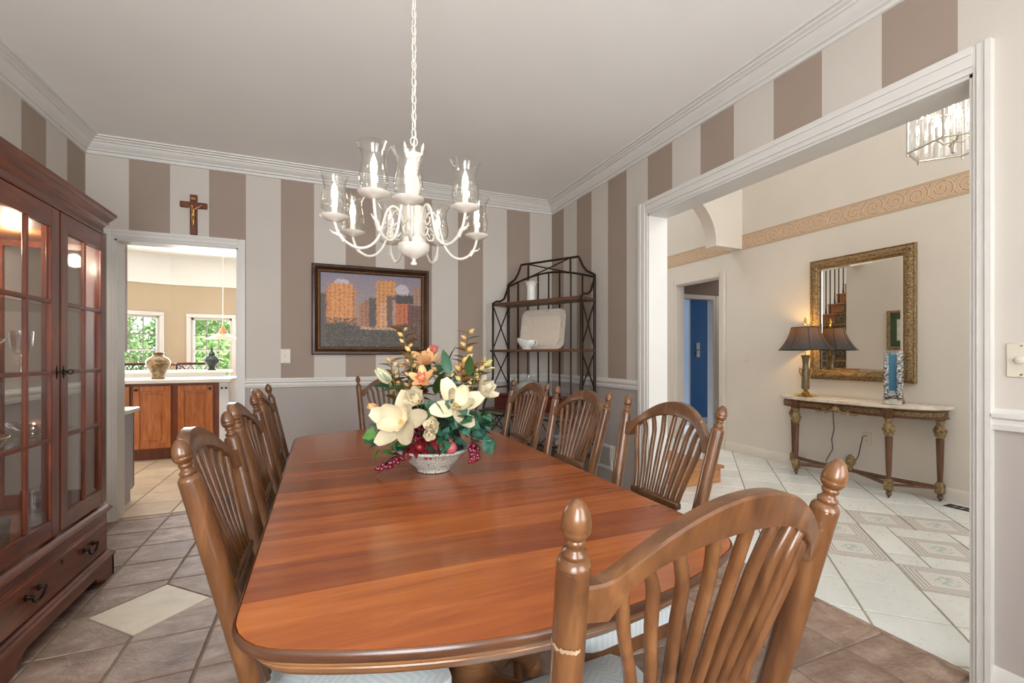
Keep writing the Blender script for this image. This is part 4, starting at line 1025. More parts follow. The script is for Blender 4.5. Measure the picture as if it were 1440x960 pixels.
m = MB(); m.lathe([(.05, 0), (.055, .01), (.03, .03), (.03, .08), (.08, .11), (.105, .16), (.108, .185), (.10, .185), (.07, .12), (.001, .09)], 24); m.build('dish_body', sil_m, tu, 50)
m = MB(); m.lathe([(.108, .186), (.106, .20), (.09, .225), (.05, .25), (.02, .26), (.012, .27), (.016, .285), (.010, .297), (.001, .30)], 24); m.build('lid', sil_m, tu, 50)
redbox_m = wood('red_stained_wood', S(58, 14, 12), S(84, 22, 18), S(106, 32, 26), (1.5, 9, 9), .35, .3, .04)
for x0, x1, lb in ((.10, .46, 'dark red wooden box on the rack desk, left behind the chairs'), (.50, .80, 'dark red wooden box on the rack desk, right behind the chairs')):
    p = onrack((x0+x1)/2, -.29, .716); bx = thing('wooden_box', lb, 'box', p, ra)
    w = x1-x0; m = MB(); m.box((0, 0, .055), (w, .10, .11), ch=.004); m.build('box_body', redbox_m, bx)
    m = MB(); m.box((0, 0, .122), (w+.006, .106, .022), ch=.004); m.build('lid', redbox_m, bx)
p = onrack(.74, -.2, .356)
ja = thing('ginger_jar', 'white porcelain jar with a scalloped pale blue rim on the lowest rack shelf', 'jar', p)
m = MB(); m.lathe([(.06, 0), (.065, .005), (.085, .06), (.09, .10), (.075, .14), (.001, .14)], 24); m.build('jar_body', por_m, ja, 50)
m = MB(); m.grid(lambda u, v: ((.075+.03*v+.006*v*math.sin(2*PI*u*10))*math.cos(2*PI*u), (.075+.03*v+.006*v*math.sin(2*PI*u*10))*math.sin(2*PI*u), .138+.02*v), 60, 3); m.build('rim', plain('pale_blue_glaze', S(164, 186, 206), .3, coat=.3), ja, 60)

# ------------------------------------------------------------ flower arrangement on the table
BX, BY = .378, 1.655
fl = thing('flower_arrangement', 'silk magnolia, rose and ivy arrangement in a crackled white bowl', 'flowers', (BX, BY, .7605), -YAW)
t = NT('crackled_white_glaze'); v = t.coords(rnd=False); vo = t.n('TexVoronoi', feature='DISTANCE_TO_EDGE'); t.l(v, vo.inputs['Vector']); vo.inputs['Scale'].default_value = 110
cr_ = t.math('LESS_THAN', t.math('ADD', vo.outputs['Distance'], t.math('MULTIPLY', t.noise(v, 30, 3), .12)), .11)
t.set(Base_Color=t.mix(cr_, S(196, 196, 186), S(104, 104, 94)), Roughness=.5); t.bump(vo.outputs['Distance'], .3, .005); crack_m = t.m
m = MB(); m.lathe([(.056, 0), (.06, .003), (.06, .008), (.066, .016), (.088, .034), (.108, .056), (.120, .070), (.131, .074), (.134, .079), (.131, .084), (.122, .085), (.116, .078), (.10, .06), (.06, .03), (.001, .022)], 36); m.build('bowl', crack_m, fl, 50)
foam = plain('moss_shade', S(34, 44, 28), .9, var=.4, scale=60)  # dark mound colour stands in for shade deep among the leaves
m = MB(); m.lathe([(.112, .07), (.108, .10), (.095, .14), (.07, .19), (.04, .225), (.001, .235)], 20); m.build('moss_shade_mound', foam, fl, 60)
D0 = BX*math.sin(R(YAW))+BY*math.cos(R(YAW)); L0 = BX*math.cos(R(YAW))-BY*math.sin(R(YAW))
def FP(px, py, fwd=0.0):
    """photo measurement at a given depth in front of (+) the bowl centre -> arrangement-local metres"""
    D = D0-fwd; return Vector(((px-720)/640*D-L0, -fwd, 1.18+(500-py)/640*D-.7605))
def leafcol(name, a, b, rough=.45):
    t = NT(name); v = t.coords(rnd=True); f = t.noise(v, 30, 3); oi = t.n('ObjectInfo'); hs = t.n('HueSaturation')
    t.l(t.math('MULTIPLY_ADD', oi.outputs['Random'], .6, .7), hs.inputs['Value']); t.l(t.mix(f, a, b), hs.inputs['Color']); t.set(Base_Color=hs.outputs[0], Roughness=rough); return t.m
ivy_m = leafcol('ivy_green', S(22, 66, 46), S(58, 112, 78)); mag_leaf_m = leafcol('magnolia_leaf', S(24, 48, 26), S(66, 92, 44), .3)
bright_leaf_m = leafcol('bright_leaf', S(44, 104, 44), S(98, 150, 70)); brown_leaf_m = leafcol('bronze_leaf', S(84, 56, 28), S(140, 100, 48))
wine_leaf_m = leafcol('wine_leaf', S(74, 10, 20), S(132, 26, 36)); teal_leaf_m = leafcol('teal_leaf', S(34, 84, 72), S(88, 138, 120))
cream_p_m = leafcol('cream_petal', S(202, 187, 152), S(226, 216, 188), .6); peach_m = leafcol('peach_petal', S(206, 150, 98), S(234, 190, 140), .6)
pink_m = leafcol('pink_petal', S(190, 84, 86), S(224, 140, 120), .6); bud_m = leafcol('golden_bud', S(196, 148, 78), S(232, 196, 132), .5); stem_m = plain('stem_green', S(96, 98, 52), .6, var=.2, scale=40)
grape_m = plain('burgundy_grape', S(104, 20, 40), .25, var=.3, scale=30, coat=.5)
def aim(dirv, roll=0): return Vector(dirv).normalized().to_track_quat('Y', 'Z').to_matrix().to_4x4() @ Matrix.Rotation(R(roll), 4, 'Y')
def leaf_mesh(L, w, cup=.15, curl=.25, pts=None):
    """a leaf along +y from the origin, folded on its midrib, with thickness"""
    m = MB(); n = 6
    vs = []
    for j in range(n+1):
        t_ = j/n; hw = w*(math.sin(PI*min(1, t_**.75))**.8)*.5+.0004
        if pts: hw = w*.5*pts[j]
        y = L*t_; z = -curl*L*t_*t_
        vs += [(-hw, y, z+cup*hw), (0, y, z-.0), (hw, y, z+cup*hw)]
    fs = []
    for j in range(n): fs += [(j*3, j*3+1, j*3+4, j*3+3), (j*3+1, j*3+2, j*3+5, j*3+4)]
    m.add(vs, fs); return m.mesh('leaf', [], 60)
def withmat(me, mt): me2 = me.copy(); me2.materials.append(mt); return me2
LM = {}
def leaf(key, mt, p, d, roll, name='leaf', parent=None, **kw):
    k = (key, mt.name)
    if k not in LM: LM[k] = withmat(leaf_mesh(*key), mt)
    o = link(name, LM[k], parent or fl); o.matrix_basis = Matrix.Translation(p) @ aim(d, roll); return o
IVY = (.052, .050, .3, .25, (.1, 1.0, .75, .9, .55, .3, .02)); IV2 = (.040, .038, .3, .2, (.1, 1.0, .75, .9, .55, .3, .02))
MAG = (.10, .036, .3, .2); SM = (.05, .022, .3, .3)
rs = random.Random(11)
# foliage cushion: ivy to the right and low, magnolia leaves round the sides
for i in range(104):
    px = rs.uniform(585, 692); py = rs.uniform(580, 622) if px > 650 else rs.uniform(560, 624); fw = rs.uniform(.02, .13)
    p = FP(px, py, fw); d = (rs.uniform(-.5, 1), rs.uniform(-1, .2), rs.uniform(-.8, .4)); leaf(IVY if i % 2 else IV2, ivy_m if i % 3 else teal_leaf_m, p, d, rs.uniform(-60, 60))
for i in range(46):
    px = rs.uniform(528, 600); py = rs.uniform(590, 640); p = FP(px, py, rs.uniform(-.02, .10)); d = (rs.uniform(-1.2, .2), rs.uniform(-.8, .3), rs.uniform(-.7, .4)); leaf(SM if i % 2 else IVY, bright_leaf_m if i % 3 == 0 else ivy_m, p, d, rs.uniform(-60, 60))
for i in range(96):
    px = rs.uniform(550, 678); py = rs.uniform(520, 600); p = FP(px, py, rs.uniform(-.12, .04)); d = (rs.uniform(-1, 1), rs.uniform(-.8, .8), rs.uniform(-.2, 1)); leaf(SM if i % 3 else MAG if i % 2 else IVY, (mag_leaf_m, ivy_m, brown_leaf_m, mag_leaf_m)[i % 4], p, d, rs.uniform(-70, 70))
for p, d in (((575, 545, .03), (-1, -.3, .05)), ((612, 555, .0), (.3, -.2, 1)), ((622, 560, -.02), (.25, .2, 1)), ((566, 610, .08), (-1, -.3, -.1)), ((672, 600, .02), (1, -.2, .2)), ((640, 590, .1), (.8, -.5, .3)), ((560, 640, .06), (-.8, -.4, -.5)), ((628, 520, 0), (.2, 0, 1)), ((604, 530, -.03), (-.3, .2, 1)), ((655, 560, 0), (.7, 0, .5))):
    leaf(MAG, mag_leaf_m, FP(*p), d, rs.uniform(-30, 30))
for i in range(16):
    px = rs.uniform(568, 625); py = rs.uniform(608, 632); leaf(SM, wine_leaf_m, FP(px, py, rs.uniform(.09, .12)), (rs.uniform(-.8, .8), -1, rs.uniform(-.7, .4)), rs.uniform(-50, 50))
# magnolia blossoms: separate spoon petals round a green-gold centre
def petal_mesh(L, w, cup, mt):
    m = MB()
    def f(u, v):
        x = (u-.5)*w*(math.sin(PI*min(.97, .12+.80*v))**.7); y = L*v; z = cup*L*(v*v*.9)+w*.9*cup*(2*u-1)**2*.6
        return (x, y, z)
    m.grid(f, 6, 7); me = m.mesh('petal', mt, 60); return me
def blossom(name, px, py, fw, normal, rings, mt, label, centre=True):
    c = FP(px, py, fw); N = Vector(normal).normalized().to_track_quat('Z', 'Y').to_matrix().to_4x4()
    e = bpy.data.objects.new(name, None); C.objects.link(e); e.parent = fl; e.empty_display_size = .02; e.matrix_basis = Matrix.Translation(c) @ N; e['label'] = label
    gs = 1.22 if name == 'lily' else 1.38
    for (n, L, w, cup, tilt, ph) in rings:
        L *= gs; w *= gs*.86
        me = petal_mesh(L, w, cup, mt)
        for k in range(n):
            o = link('petal', me, e); j = rs.uniform(-6, 6)
            o.matrix_basis = Matrix.Rotation(R(ph+360*k/n+j), 4, 'Z') @ Matrix.Rotation(R(tilt+j), 4, 'X')
    if centre:
        m = MB(); m.lathe([(.002, -.002), (.008, .004), (.008, .012), (.003, .022)], 10); m.build('flower_centre', bud_m, e, 60)
    return e
blossom('magnolia', 565, 594, .135, (-.25, -1, .35), [(5, .078, .056, .22, 10, 0), (4, .066, .05, .35, 38, 40)], cream_p_m, 'large cream magnolia at front left')
blossom('magnolia', 641, 571, .09, (.35, -.9, .6), [(4, .075, .055, .2, 6, 20), (4, .062, .048, .4, 40, 60)], cream_p_m, 'large cream magnolia at front right')
blossom('magnolia', 673, 553, .02, (.8, -.4, .5), [(5, .05, .042, .35, 30, 0), (3, .042, .036, .5, 62, 30)], cream_p_m, 'cream magnolia half open at far right')
blossom('rose', 587, 562, .12, (-.1, -1, .4), [(6, .036, .034, .5, 22, 0), (5, .030, .030, .6, 45, 30), (5, .024, .024, .7, 64, 10), (4, .018, .018, .7, 78, 50)], cream_p_m, 'cream rose in the middle')
blossom('rose', 608, 598, .15, (.1, -1, .1), [(5, .030, .030, .5, 25, 0), (5, .024, .026, .6, 52, 30), (4, .016, .018, .7, 76, 10)], cream_p_m, 'small cream rose above the bowl rim')
blossom('rose', 604, 606, .16, (.15, -1, -.2), [(5, .026, .028, .5, 28, 20), (4, .020, .022, .6, 58, 0)], cream_p_m, 'small cream rose lower on the bowl rim')
blossom('magnolia', 549, 537, .04, (-.6, -.5, .7), [(5, .045, .036, .5, 60, 0), (3, .038, .03, .5, 76, 30)], leafcol('green_cream_petal', S(190, 192, 156), S(222, 220, 190), .6), 'closed pale bud at left')
blossom('lily', 601, 512, .0, (-.1, -.6, .8), [(5, .050, .032, .3, 24, 0), (4, .04, .03, .4, 50, 30)], peach_m, 'peach lily at the top')
blossom('lily', 595, 535, .06, (-.1, -.8, .6), [(5, .044, .030, .3, 20, 10), (4, .03, .024, .4, 55, 30)], peach_m, 'peach and pink lily in the middle')
blossom('lily', 594, 533, .075, (-.1, -.9, .5), [(5, .026, .014, .3, 35, 30)], pink_m, 'pink heart of the middle lily', False)
blossom('lily', 649, 526, -.02, (.2, -.7, .6), [(5, .040, .028, .4, 30, 0), (4, .03, .024, .4, 60, 30)], peach_m, 'peach blossom at right')
blossom('lily', 610, 497, -.03, (.1, -.6, .8), [(5, .026, .022, .4, 40, 0)], pink_m, 'small pink blossom at the top')
blossom('lily', 532, 573, .06, (-.8, -.6, .2), [(4, .030, .024, .4, 50, 0)], peach_m, 'peach bud at far left')
blossom('lily', 660, 590, .08, (.4, -.9, .1), [(4, .026, .022, .4, 45, 0)], peach_m, 'peach bud low at right')
blossom('lily', 680, 516, -.04, (.6, -.4, .6), [(5, .034, .018, .3, 30, 0)], leafcol('yellow_green_petal', S(150, 146, 78), S(196, 190, 120), .6), 'yellow green blossom at far right')
# tall bud sprays
def spray(pxs, fw, big=.011, leafy=True):
    pts = [FP(x, y, fw) for x, y in pxs]; m = MB(); m.tube(pts, [.0025]*(len(pts)-1)+[.0012], 6); st_ = m.build('stem', stem_m, fl, 60)
    for i in range(1, len(pts)):
        for q in range(2):
            p = pts[i-1].lerp(pts[i], .35+.45*q); sx = 1 if (i+q) % 2 else -1
            d = Vector((sx*.8, rs.uniform(-.6, .4), .7)).normalized(); c = p+d*.016
            m = MB(); r = big*rs.uniform(.75, 1.1); m.lathe([(.0015, -r*1.2), (r*.8, -r*.4), (r*.85, r*.3), (.001, r*1.5)], 8, Matrix.Translation(c) @ d.to_track_quat('Z', 'Y').to_matrix().to_4x4()); m.build('bud', bud_m, st_, 60)
            if leafy: leaf(SM, brown_leaf_m, p, (-sx*.9, rs.uniform(-.4, .4), .6), rs.uniform(-40, 40), parent=st_)
spray([(588, 562), (580, 520), (574, 495), (569, 480), (566, 463)], -.02, .009)
spray([(646, 560), (652, 528), (656, 500), (656, 485), (659, 466)], -.02, .011)
spray([(570, 560), (562, 535), (560, 512)], -.03, .011); spray([(620, 560), (617, 530), (612, 508)], -.05, .011); spray([(672, 560), (676, 535), (672, 518)], .0, .010)
spray([(578, 565), (576, 540), (580, 512), (577, 490)], .02, .010); spray([(652, 560), (648, 530), (650, 505)], .02, .012)
spray([(562, 570), (556, 545), (551, 522), (550, 506)], .0, .010); spray([(590, 560), (582, 545), (584, 515), (586, 497)], -.06, .010)
spray([(640, 560), (664, 548), (668, 530), (665, 512)], .02, .009); spray([(628, 565), (634, 545), (630, 528)], .0, .010)
m = MB(); c = FP(625, 504, -.01); m.lathe([(.003, -.026), (.017, -.012), (.018, .004), (.010, .022), (.001, .030)], 12, Matrix.Translation(c)); m.build('seed_pod', bud_m, fl, 60)
# grapes, pomegranate
def grapes(centres, n, r, spread, label):
    e = bpy.data.objects.new('grape_cluster', None); C.objects.link(e); e.parent = fl; e['label'] = label; e.empty_display_size = .02
    m = MB(); m.ball((0, 0, 0), r, 10); me = m.mesh('grape', grape_m, 60)
    for i in range(n):
        t_ = i/(n-1); k = t_*(len(centres)-1); a = centres[int(k)].lerp(centres[min(int(k)+1, len(centres)-1)], k-int(k))
        p = a+Vector([rs.uniform(-1, 1)*spread*(1-.6*t_) for _ in range(3)]); p.z = max(p.z, r+.0006); link('grape', me, e, p)
grapes([FP(566, 640, .07), FP(552, 652, .10), FP(532, 658, .12)], 26, .0085, .013, 'burgundy grape cluster trailing left on the table')
grapes([FP(666, 628, .09), FP(668, 640, .10), FP(664, 648, .10)], 44, .0085, .018, 'burgundy grape cluster hanging right of the bowl')
grapes([FP(588, 596, .09), FP(584, 610, .11), FP(590, 622, .11)], 34, .0090, .022, 'burgundy grape cluster at the bowl front')
m = MB(); c = FP(634, 629, .11); m.ball(c, .022, 14); m.lathe([(.006, .02), (.009, .032), (.007, .032), (.004, .022)], 8, Matrix.Translation(c)); tag(m.build('pomegranate', plain('pomegranate_skin', S(186, 92, 96), .35, var=.25, scale=20), fl, 60), 'pink pomegranate on the bowl rim')
m = MB(); c = FP(590, 628, .11); m.ball(c, .018, 12); m.build('berry', plain('red_apple', S(150, 26, 34), .3, var=.25, scale=20), fl, 60)
m = MB(); c = FP(608, 581, .11); m.ball(c, .024, 14, 1.1); m.build('seed_pod', plain('green_pod', S(96, 122, 74), .5, var=.3, scale=20), fl, 60)

# ------------------------------------------------------------ foyer furnishings
gold_t = NT('antique_gilt_carving'); v = gold_t.coords(rnd=False); f1 = gold_t.noise(v, 55, 4, .6, .6)
gold_t.set(Base_Color=gold_t.ramp(f1, [(.32, S(92, 74, 50)), (.52, S(148, 122, 84)), (.74, S(188, 164, 124))]), Metallic=.4, Roughness=.45); gold_t.bump(f1, .7, .02); gilt_m = gold_t.m
MYC, MZC, MW, MH = 2.70*1.0, 1.545, .905, 1.205
mir = thing('wall_mirror', 'rectangular mirror in a carved antique gilt frame above the console', 'mirror', (X2, MYC, MZC), -90)
m = MB(); frame4(m, MW, MH, [(0, 0), (0, .03), (.006, .036), (.012, .030), (.02, .034), (.05, .048), (.07, .044), (.08, .030), (.086, .034), (.094, .022)]); m.build('frame', gilt_m, mir, 30)
m = MB()
for i in range(40):
    for s, L, vert in ((1, MH, 1), (-1, MH, 1), (1, MW, 0), (-1, MW, 0)):
        q = -L/2+.03+(L-.06)*i/39
        cpos = (s*(MW/2-.046), -.044, q) if vert else (q, -.044, s*(MH/2-.046))
        m.ball(cpos, .0125, 6, .8)
m.build('carved_beads', gilt_m, mir, 60)['kind'] = 'stuff'
m = MB(); m.box((0, -.012, 0), (MW-.18, .006, MH-.18)); m.build('mirror_glass', mirror_m, mir, 0)
m = MB(); frame4(m, MW-.18, MH-.18, [(0, .0155), (.025, .0185), (.026, .0155)]); m.build('bevel', mirror_m, mir, 0)
# console
con_m = wood('console_walnut', S(66, 42, 28), S(96, 62, 42), S(122, 84, 58), (10, 10, 1.5), .4, .2, .05)
marble_t = NT('cream_marble'); v = marble_t.coords(rnd=False); marble_t.set(Base_Color=marble_t.ramp(marble_t.noise(v, 6, 6, .65, 1.2), [(.35, S(196, 182, 166)), (.55, S(224, 214, 200)), (.75, S(234, 228, 216))]), Roughness=.25)
CN = (X2-.02, 2.685)
con = thing('console_table', 'half round carved console with cream marble top and turned legs', 'console table', (CN[0], CN[1], 0), -90)
# local: x along the wall (+x = towards the camera end), -y = out into the foyer
def dshape(hw, dp, n=24):
    P = []
    for i in range(n+1):
        a = PI*i/n; P.append((hw*math.copysign(abs(math.cos(a))**.72, math.cos(a)), -dp*math.sin(a)**.62))
    return P
def dprism(m, hw, dp, z0, z1, ins=0): m.prism(dshape(hw-ins, dp-ins), z0, z1)
m = MB(); dprism(m, .69, .375, .752, .772); dprism(m, .685, .37, .746, .752); m.build('marble_top', marble_t.m, con, 30)
m = MB(); dprism(m, .655, .345, .672, .746); dprism(m, .665, .355, .736, .747); dprism(m, .662, .352, .668, .678); m.build('apron', con_m, con, 30)
# guilloche lattice on the apron
m = MB(); P = dshape(.657, .347, 96)
for i in range(2, 94):
    (x0, y0), (x1, y1) = P[i], P[i+1]
    for k, z in ((0, .690), (1, .722)):
        z2 = .722 if z < .7 else .690; m.tube([(x0, y0, z), ((x0+x1)/2, (y0+y1)/2-.004, (z+z2)/2), (x1, y1, z2)], .0035, 5)
m.build('lattice_carving', gilt_m, con, 60)['kind'] = 'stuff'
m = MB()
for s in (-1, 1):
    pts = [(0, -.352, .70), (s*.04, -.36, .675), (s*.09, -.36, .66), (s*.12, -.357, .675), (s*.10, -.357, .695), (s*.08, -.357, .685), (s*.13, -.355, .66), (s*.17, -.35, .655), (s*.19, -.345, .672), (s*.175, -.345, .68)]
    m.tube(pts, [.010, .012, .010, .009, .008, .006, .009, .008, .007, .004], 8)
m.lathe([(.001, -.03), (.03, -.012), (.034, 0), (.026, .02), (.001, .034)], 12, TM((0, -.355, .69), sc=(1, .5, 1)))
m.build('shell_carving', gilt_m, con, 60)
legs = [(.40, -.315), (-.40, -.315), (.62, -.045), (-.62, -.045)]
for x, y in legs:
    m = MB(); m.lathe([(.004, 0), (.010, .012), (.014, .02), (.022, .032), (.016, .045), (.020, .055), (.024, .06)], 14, TM((x, y, 0)))
    m.lathe([(.016, .15), (.019, .16), (.017, .18), (.020, .25), (.026, .48), (.028, .505), (.022, .51)], 14, TM((x, y, 0))); m.box((x, y, .705), (.06, .05, .085)); lg = m.build('leg', con_m, con, 40)
    m = MB(); m.box((x, y, .105), (.054, .054, .085), ch=.006); m.lathe([(.024, .14), (.026, .152), (.02, .158)], 14, TM((x, y, 0))); m.build('gilt_block', gilt_m, lg, 40); m = MB()
    m.lathe([(.022, .51), (.034, .53), (.040, .565), (.036, .60), (.022, .62), (.026, .63), (.03, .66)], 16, TM((x, y, 0)))
    for k in range(8): m.ball((x+.039*math.cos(k*PI/4), y+.039*math.sin(k*PI/4), .572), .010, 6, 1.6)
    m.build('gilt_mount', gilt_m, lg, 40)
m = MB()
for a, b, bend in ((legs[0], legs[2], 0), (legs[1], legs[3], 0)): m.tube([(a[0], a[1], .11), (b[0], b[1], .11)], .013, 6)
c0 = (0, -.14)
for a in legs[:2]: m.tube([(a[0], a[1], .11), (a[0]*.6, a[1]*.75, .115), (c0[0]+a[0]*.1, c0[1], .12)], .015, 8, flat=(1.2, .9))
for a in legs[2:]: m.tube([(a[0], a[1], .11), (a[0]*.5, -.12, .115), (c0[0], c0[1], .12)], .015, 8, flat=(1.2, .9))
m.build('stretcher', con_m, con, 50)
m = MB(); m.lathe([(.03, .125), (.026, .135), (.016, .145), (.02, .16), (.036, .18), (.04, .21), (.034, .235), (.02, .25), (.012, .26), (.001, .265)], 16, TM((*c0, 0))); m.build('stretcher_finial', gilt_m, con, 50)
# table lamp
def Lp(x, y): return (CN[0]+y, CN[1]-x, .7725)     # console-local -> world
lp = Lp(-.395, -.185)
lamp = thing('table_lamp', 'black bell shaded table lamp with marbled urn stem, lit, on the console', 'lamp', lp)
stem2 = plain('veined_lamp_stem', S(110, 96, 66), .3, .2, var=.35, scale=26)
m = MB(); m.lathe([(.075, .004), (.078, .010), (.05, .018), (.03, .03), (.036, .04), (.02, .055), (.012, .07)], 20, cap=True)
for k in range(4): m.tube([(.05*math.cos(R(45+90*k)), .05*math.sin(R(45+90*k)), .015), (.085*math.cos(R(45+90*k)), .085*math.sin(R(45+90*k)), .012), (.098*math.cos(R(45+90*k)), .098*math.sin(R(45+90*k)), .006)], [.010, .009, .006], 8)
m.build('lamp_base', brass_m, lamp, 50)
m = MB(); m.lathe([(.014, .065), (.034, .075), (.037, .09), (.034, .17), (.036, .25), (.028, .29), (.024, .32), (.030, .37), (.040, .405), (.043, .412), (.02, .415)], 24); m.build('lamp_stem', stem2, lamp, 50)
m = MB()
for s in (-1, 1): m.tube([(0, s*.036, .26), (0, s*.058, .285), (0, s*.064, .25), (0, s*.05, .215), (0, s*.036, .20)], .006, 8)
m.build('handle', brass_m, lamp, 60)
t = NT('dark_silk_shade'); tc = t.n('TexCoord'); nz = t.noise(t.coords((1, 1, .1), rnd=False), 120, 3)
t.set(Base_Color=t.mix(nz, S(26, 34, 36), S(46, 56, 58)), Roughness=.6); tr = t.n('BsdfTranslucent'); tr.inputs[0].default_value = (1, .5, .06, 1)
mx = t.n('MixShader'); mx.inputs[0].default_value = .016; t.l(t.p.outputs[0], mx.inputs[1]); t.l(tr.outputs[0], mx.inputs[2]); t.l(mx.outputs[0], t.o.inputs[0]); silk_m = t.m
sp_ = [(.235, .465), (.215, .485), (.185, .53), (.158, .58), (.138, .63), (.124, .69)]
m = MB(); m.lathe(sp_, 32, cap=False); so = m.build('lamp_shade', silk_m, lamp, 60)
m = MB()
for r_, z in (sp_[0], sp_[-1]): m.tube([(r_*math.cos(a), r_*math.sin(a), z) for a in [2*PI*i/32 for i in range(32)]], .004, 6, closed=True)
for k in range(8): m.tube([(r_*1.005*math.cos(R(45*k)), r_*1.005*math.sin(R(45*k)), z) for r_, z in sp_], .002, 5)
m.build('shade_piping', dark_m, so, 60)
m = MB(); m.tube([(0, 0, .41), (0, 0, .72)], .004, 8)
for k in range(3): m.tube([(0, 0, .70), (.122*math.cos(R(120*k)), .122*math.sin(R(120*k)), .688)], .002, 5)
m.build('harp', brass_m, lamp, 60)
m = MB(); m.lathe([(.004, .715), (.012, .725), (.007, .735), (.014, .75), (.010, .77), (.002, .795)], 12); m.build('lamp_finial', brass_m, lamp, 60)
m = MB(); m.lathe([(.012, .50), (.026, .53), (.03, .56), (.02, .59), (.002, .60)], 14); m.build('lamp_bulb', emit('lamp_bulb_glow', (1, .66, .26, 1), 8), lamp, 60)
bulb('lamp_bulb_light', (lp[0], lp[1], lp[2]+.635), 8, (1, .58, .17), .03)
# crystal vase on a silver saddle foot
vp = Lp(.375, -.20)
cv = thing('crystal_vase', 'tall square blue and clear cut crystal vase on the console end', 'vase', vp, 20)
bluegl = NT('blue_glass_core').set(Base_Color=S(84, 140, 172), Roughness=.08, Metallic=.35).m
t = NT('cut_crystal_facets'); v = t.coords(rnd=False); vo = t.n('TexVoronoi'); t.l(v, vo.inputs['Vector']); vo.inputs['Scale'].default_value = 70
f = t.ramp(vo.outputs['Color'], [(.2, S(96, 98, 102)), (.5, S(190, 192, 192)), (.8, S(226, 226, 222))]); t.set(Base_Color=f, Roughness=.12, Metallic=.5, Coat_Weight=.6); t.bump(vo.outputs['Distance'], 1., .02); facet_m = t.m
m = MB(); m.box((0, 0, .245), (.075, .075, .36), ch=.01); m.build('vase_core', bluegl, cv)
for sx in (-1, 1):
    for sy in (-1, 1): m = MB(); m.box((sx*.042, sy*.042, .25), (.034, .034, .39), ch=.008); m.build('crystal_edge', facet_m, cv)
m = MB(); m.box((0, 0, .085), (.09, .09, .06), ch=.01); m.build('crystal_foot', facet_m, cv)
silv = plain('silver_saddle', S(176, 168, 152), .25, .8, var=.2, scale=20)
m = MB()
for s in (-1, 1): m.box((0, 0, 0), (.12, .13, .012), TM((s*.05, 0, .037), ry=s*36), .002)
m.build('saddle_foot', silv, cv)
# cord, outlet, switch, floor vent
cdm = MB(); cw_ = lambda x, y, z: (CN[0]+y, CN[1]-x, z)
cdm.tube([cw_(-.24, -.01, .66), cw_(-.235, -.012, .56), cw_(-.225, -.012, .46), cw_(-.245, -.02, .36), cw_(-.235, -.02, .26), cw_(-.28, -.05, .14), cw_(-.2, -.07, .016), cw_(-.1, -.06, .012), cw_(-.04, -.03, .16), cw_(0, -.025, .24), cw_(.02, -.02, .36), cw_(.035, -.02, .43), cw_(.05, .0, .435)], .0035, 6)
tag(cdm.build('lamp_cord', blackp_m, None, 60), 'black lamp cord dangling behind the console to the outlet', 'cord')
plate('wall_outlet', 'ivory outlet on the cream foyer wall below the console', 'outlet', (X2, 2.635, .41), -90, 'outlet')
plate('light_switch', 'ivory toggle switch on the cream wall right of the hall doorway', 'switch', (X2, 3.94, 1.175), -90, 'switch')
fvn = thing('floor_vent', 'small dark floor register against the foyer baseboard', 'vent', (4.56, 1.86, .0005), 90)
m = MB(); frame4(m, .28, .10, [(0, 0), (0, .004), (.012, .005), (.014, .002)]); o = m.build('register_frame', dark_m, fvn, 0); o.rotation_euler = (R(-90), 0, 0)
for i in range(6): m = MB(); m.box((-.11+.044*i, 0, .002), (.03, .07, .003)); m.build('slat', dark_m, fvn, 0)
# light switches in the blue room
for z, lb, kd in ((1.345, 'white double switch on the deep blue wall, upper of two', 'switch'), (1.215, 'pale square thermostat plate on the deep blue wall, lower of two', 'dimmer')):
    plate('wall_plate', lb, 'switch', (5.975, 6.0, z), 0, kd)
# wooden starting steps and the staircase behind the wall
oak_m = wood('oak_tread', S(150, 96, 52), S(184, 126, 76), S(206, 152, 100), (1.3, 12, 12), .35, .25, .06)
car_m = NT('patterned_runner'); v = car_m.coords(rnd=False); car_m.set(Base_Color=car_m.ramp(car_m.noise(v, 26, 5, .7), [(.4, S(70, 60, 48)), (.55, S(120, 108, 86)), (.7, S(150, 136, 112))]), Roughness=.95)
sta = thing('staircase', 'oak staircase with patterned runner and slim dark balusters in the foyer', 'staircase', (0, 0, 0))
def step(x1, x0, y0, y1, z0, z1):
    m = MB(); m.b2(x0, x1, y0, y1, z0, z1-.03, .003); m.build('riser', oak_m, sta)
    m = MB(); m.b2(x0-.01, x1+.025, y0-.025, y1, z1-.03, z1, .008); m.build('tread', oak_m, sta)
step(3.44, 2.315, 3.175, 5.3, 0, .16); step(3.16, 2.315, 3.60, 5.3, .16, .34)
bal_m = plain('dark_baluster', S(70, 54, 44), .5, .1, var=.2)
for k in range(11):
    x1 = 2.92-.235*k; z = .34+.195*(k+1); y0 = 4.24 if x1 < 2.32 else 4.10; lo = z-.6 if x1 < FX else max(.34, z-.6)
    step(x1, x1-.26, y0, 5.3, lo, z)
    m = MB(); m.b2(x1-.26, x1+.03, 4.30, 5.02, z, z+.012, .003); m.b2(x1+.001, x1+.014, 4.30, 5.02, z-.19, z-.02); m.build('runner', car_m.m, sta)
    for q in (.06, .17):
        m = MB(); m.lathe([(.014, 0), (.016, .02), (.012, .10), (.010, .2), (.011, .86)], 8, TM((x1-q, 5.22, z))); m.build('baluster', bal_m, sta, 50)
m = MB(); m.tube([(2.9, 5.22, 1.40), (.45, 5.22, 3.44)], .03, 8); m.build('handrail', bal_m, sta, 60)
fp = thing('framed_picture', 'gilt framed picture with a green mat on the foyer side of the dining wall', 'picture', (FX+.012, 3.50, 1.52), 90)
m = MB(); frame4(m, .42, .52, [(0, 0), (0, .02), (.01, .028), (.03, .028), (.04, .014)]); m.build('frame', gilt_m, fp, 30)
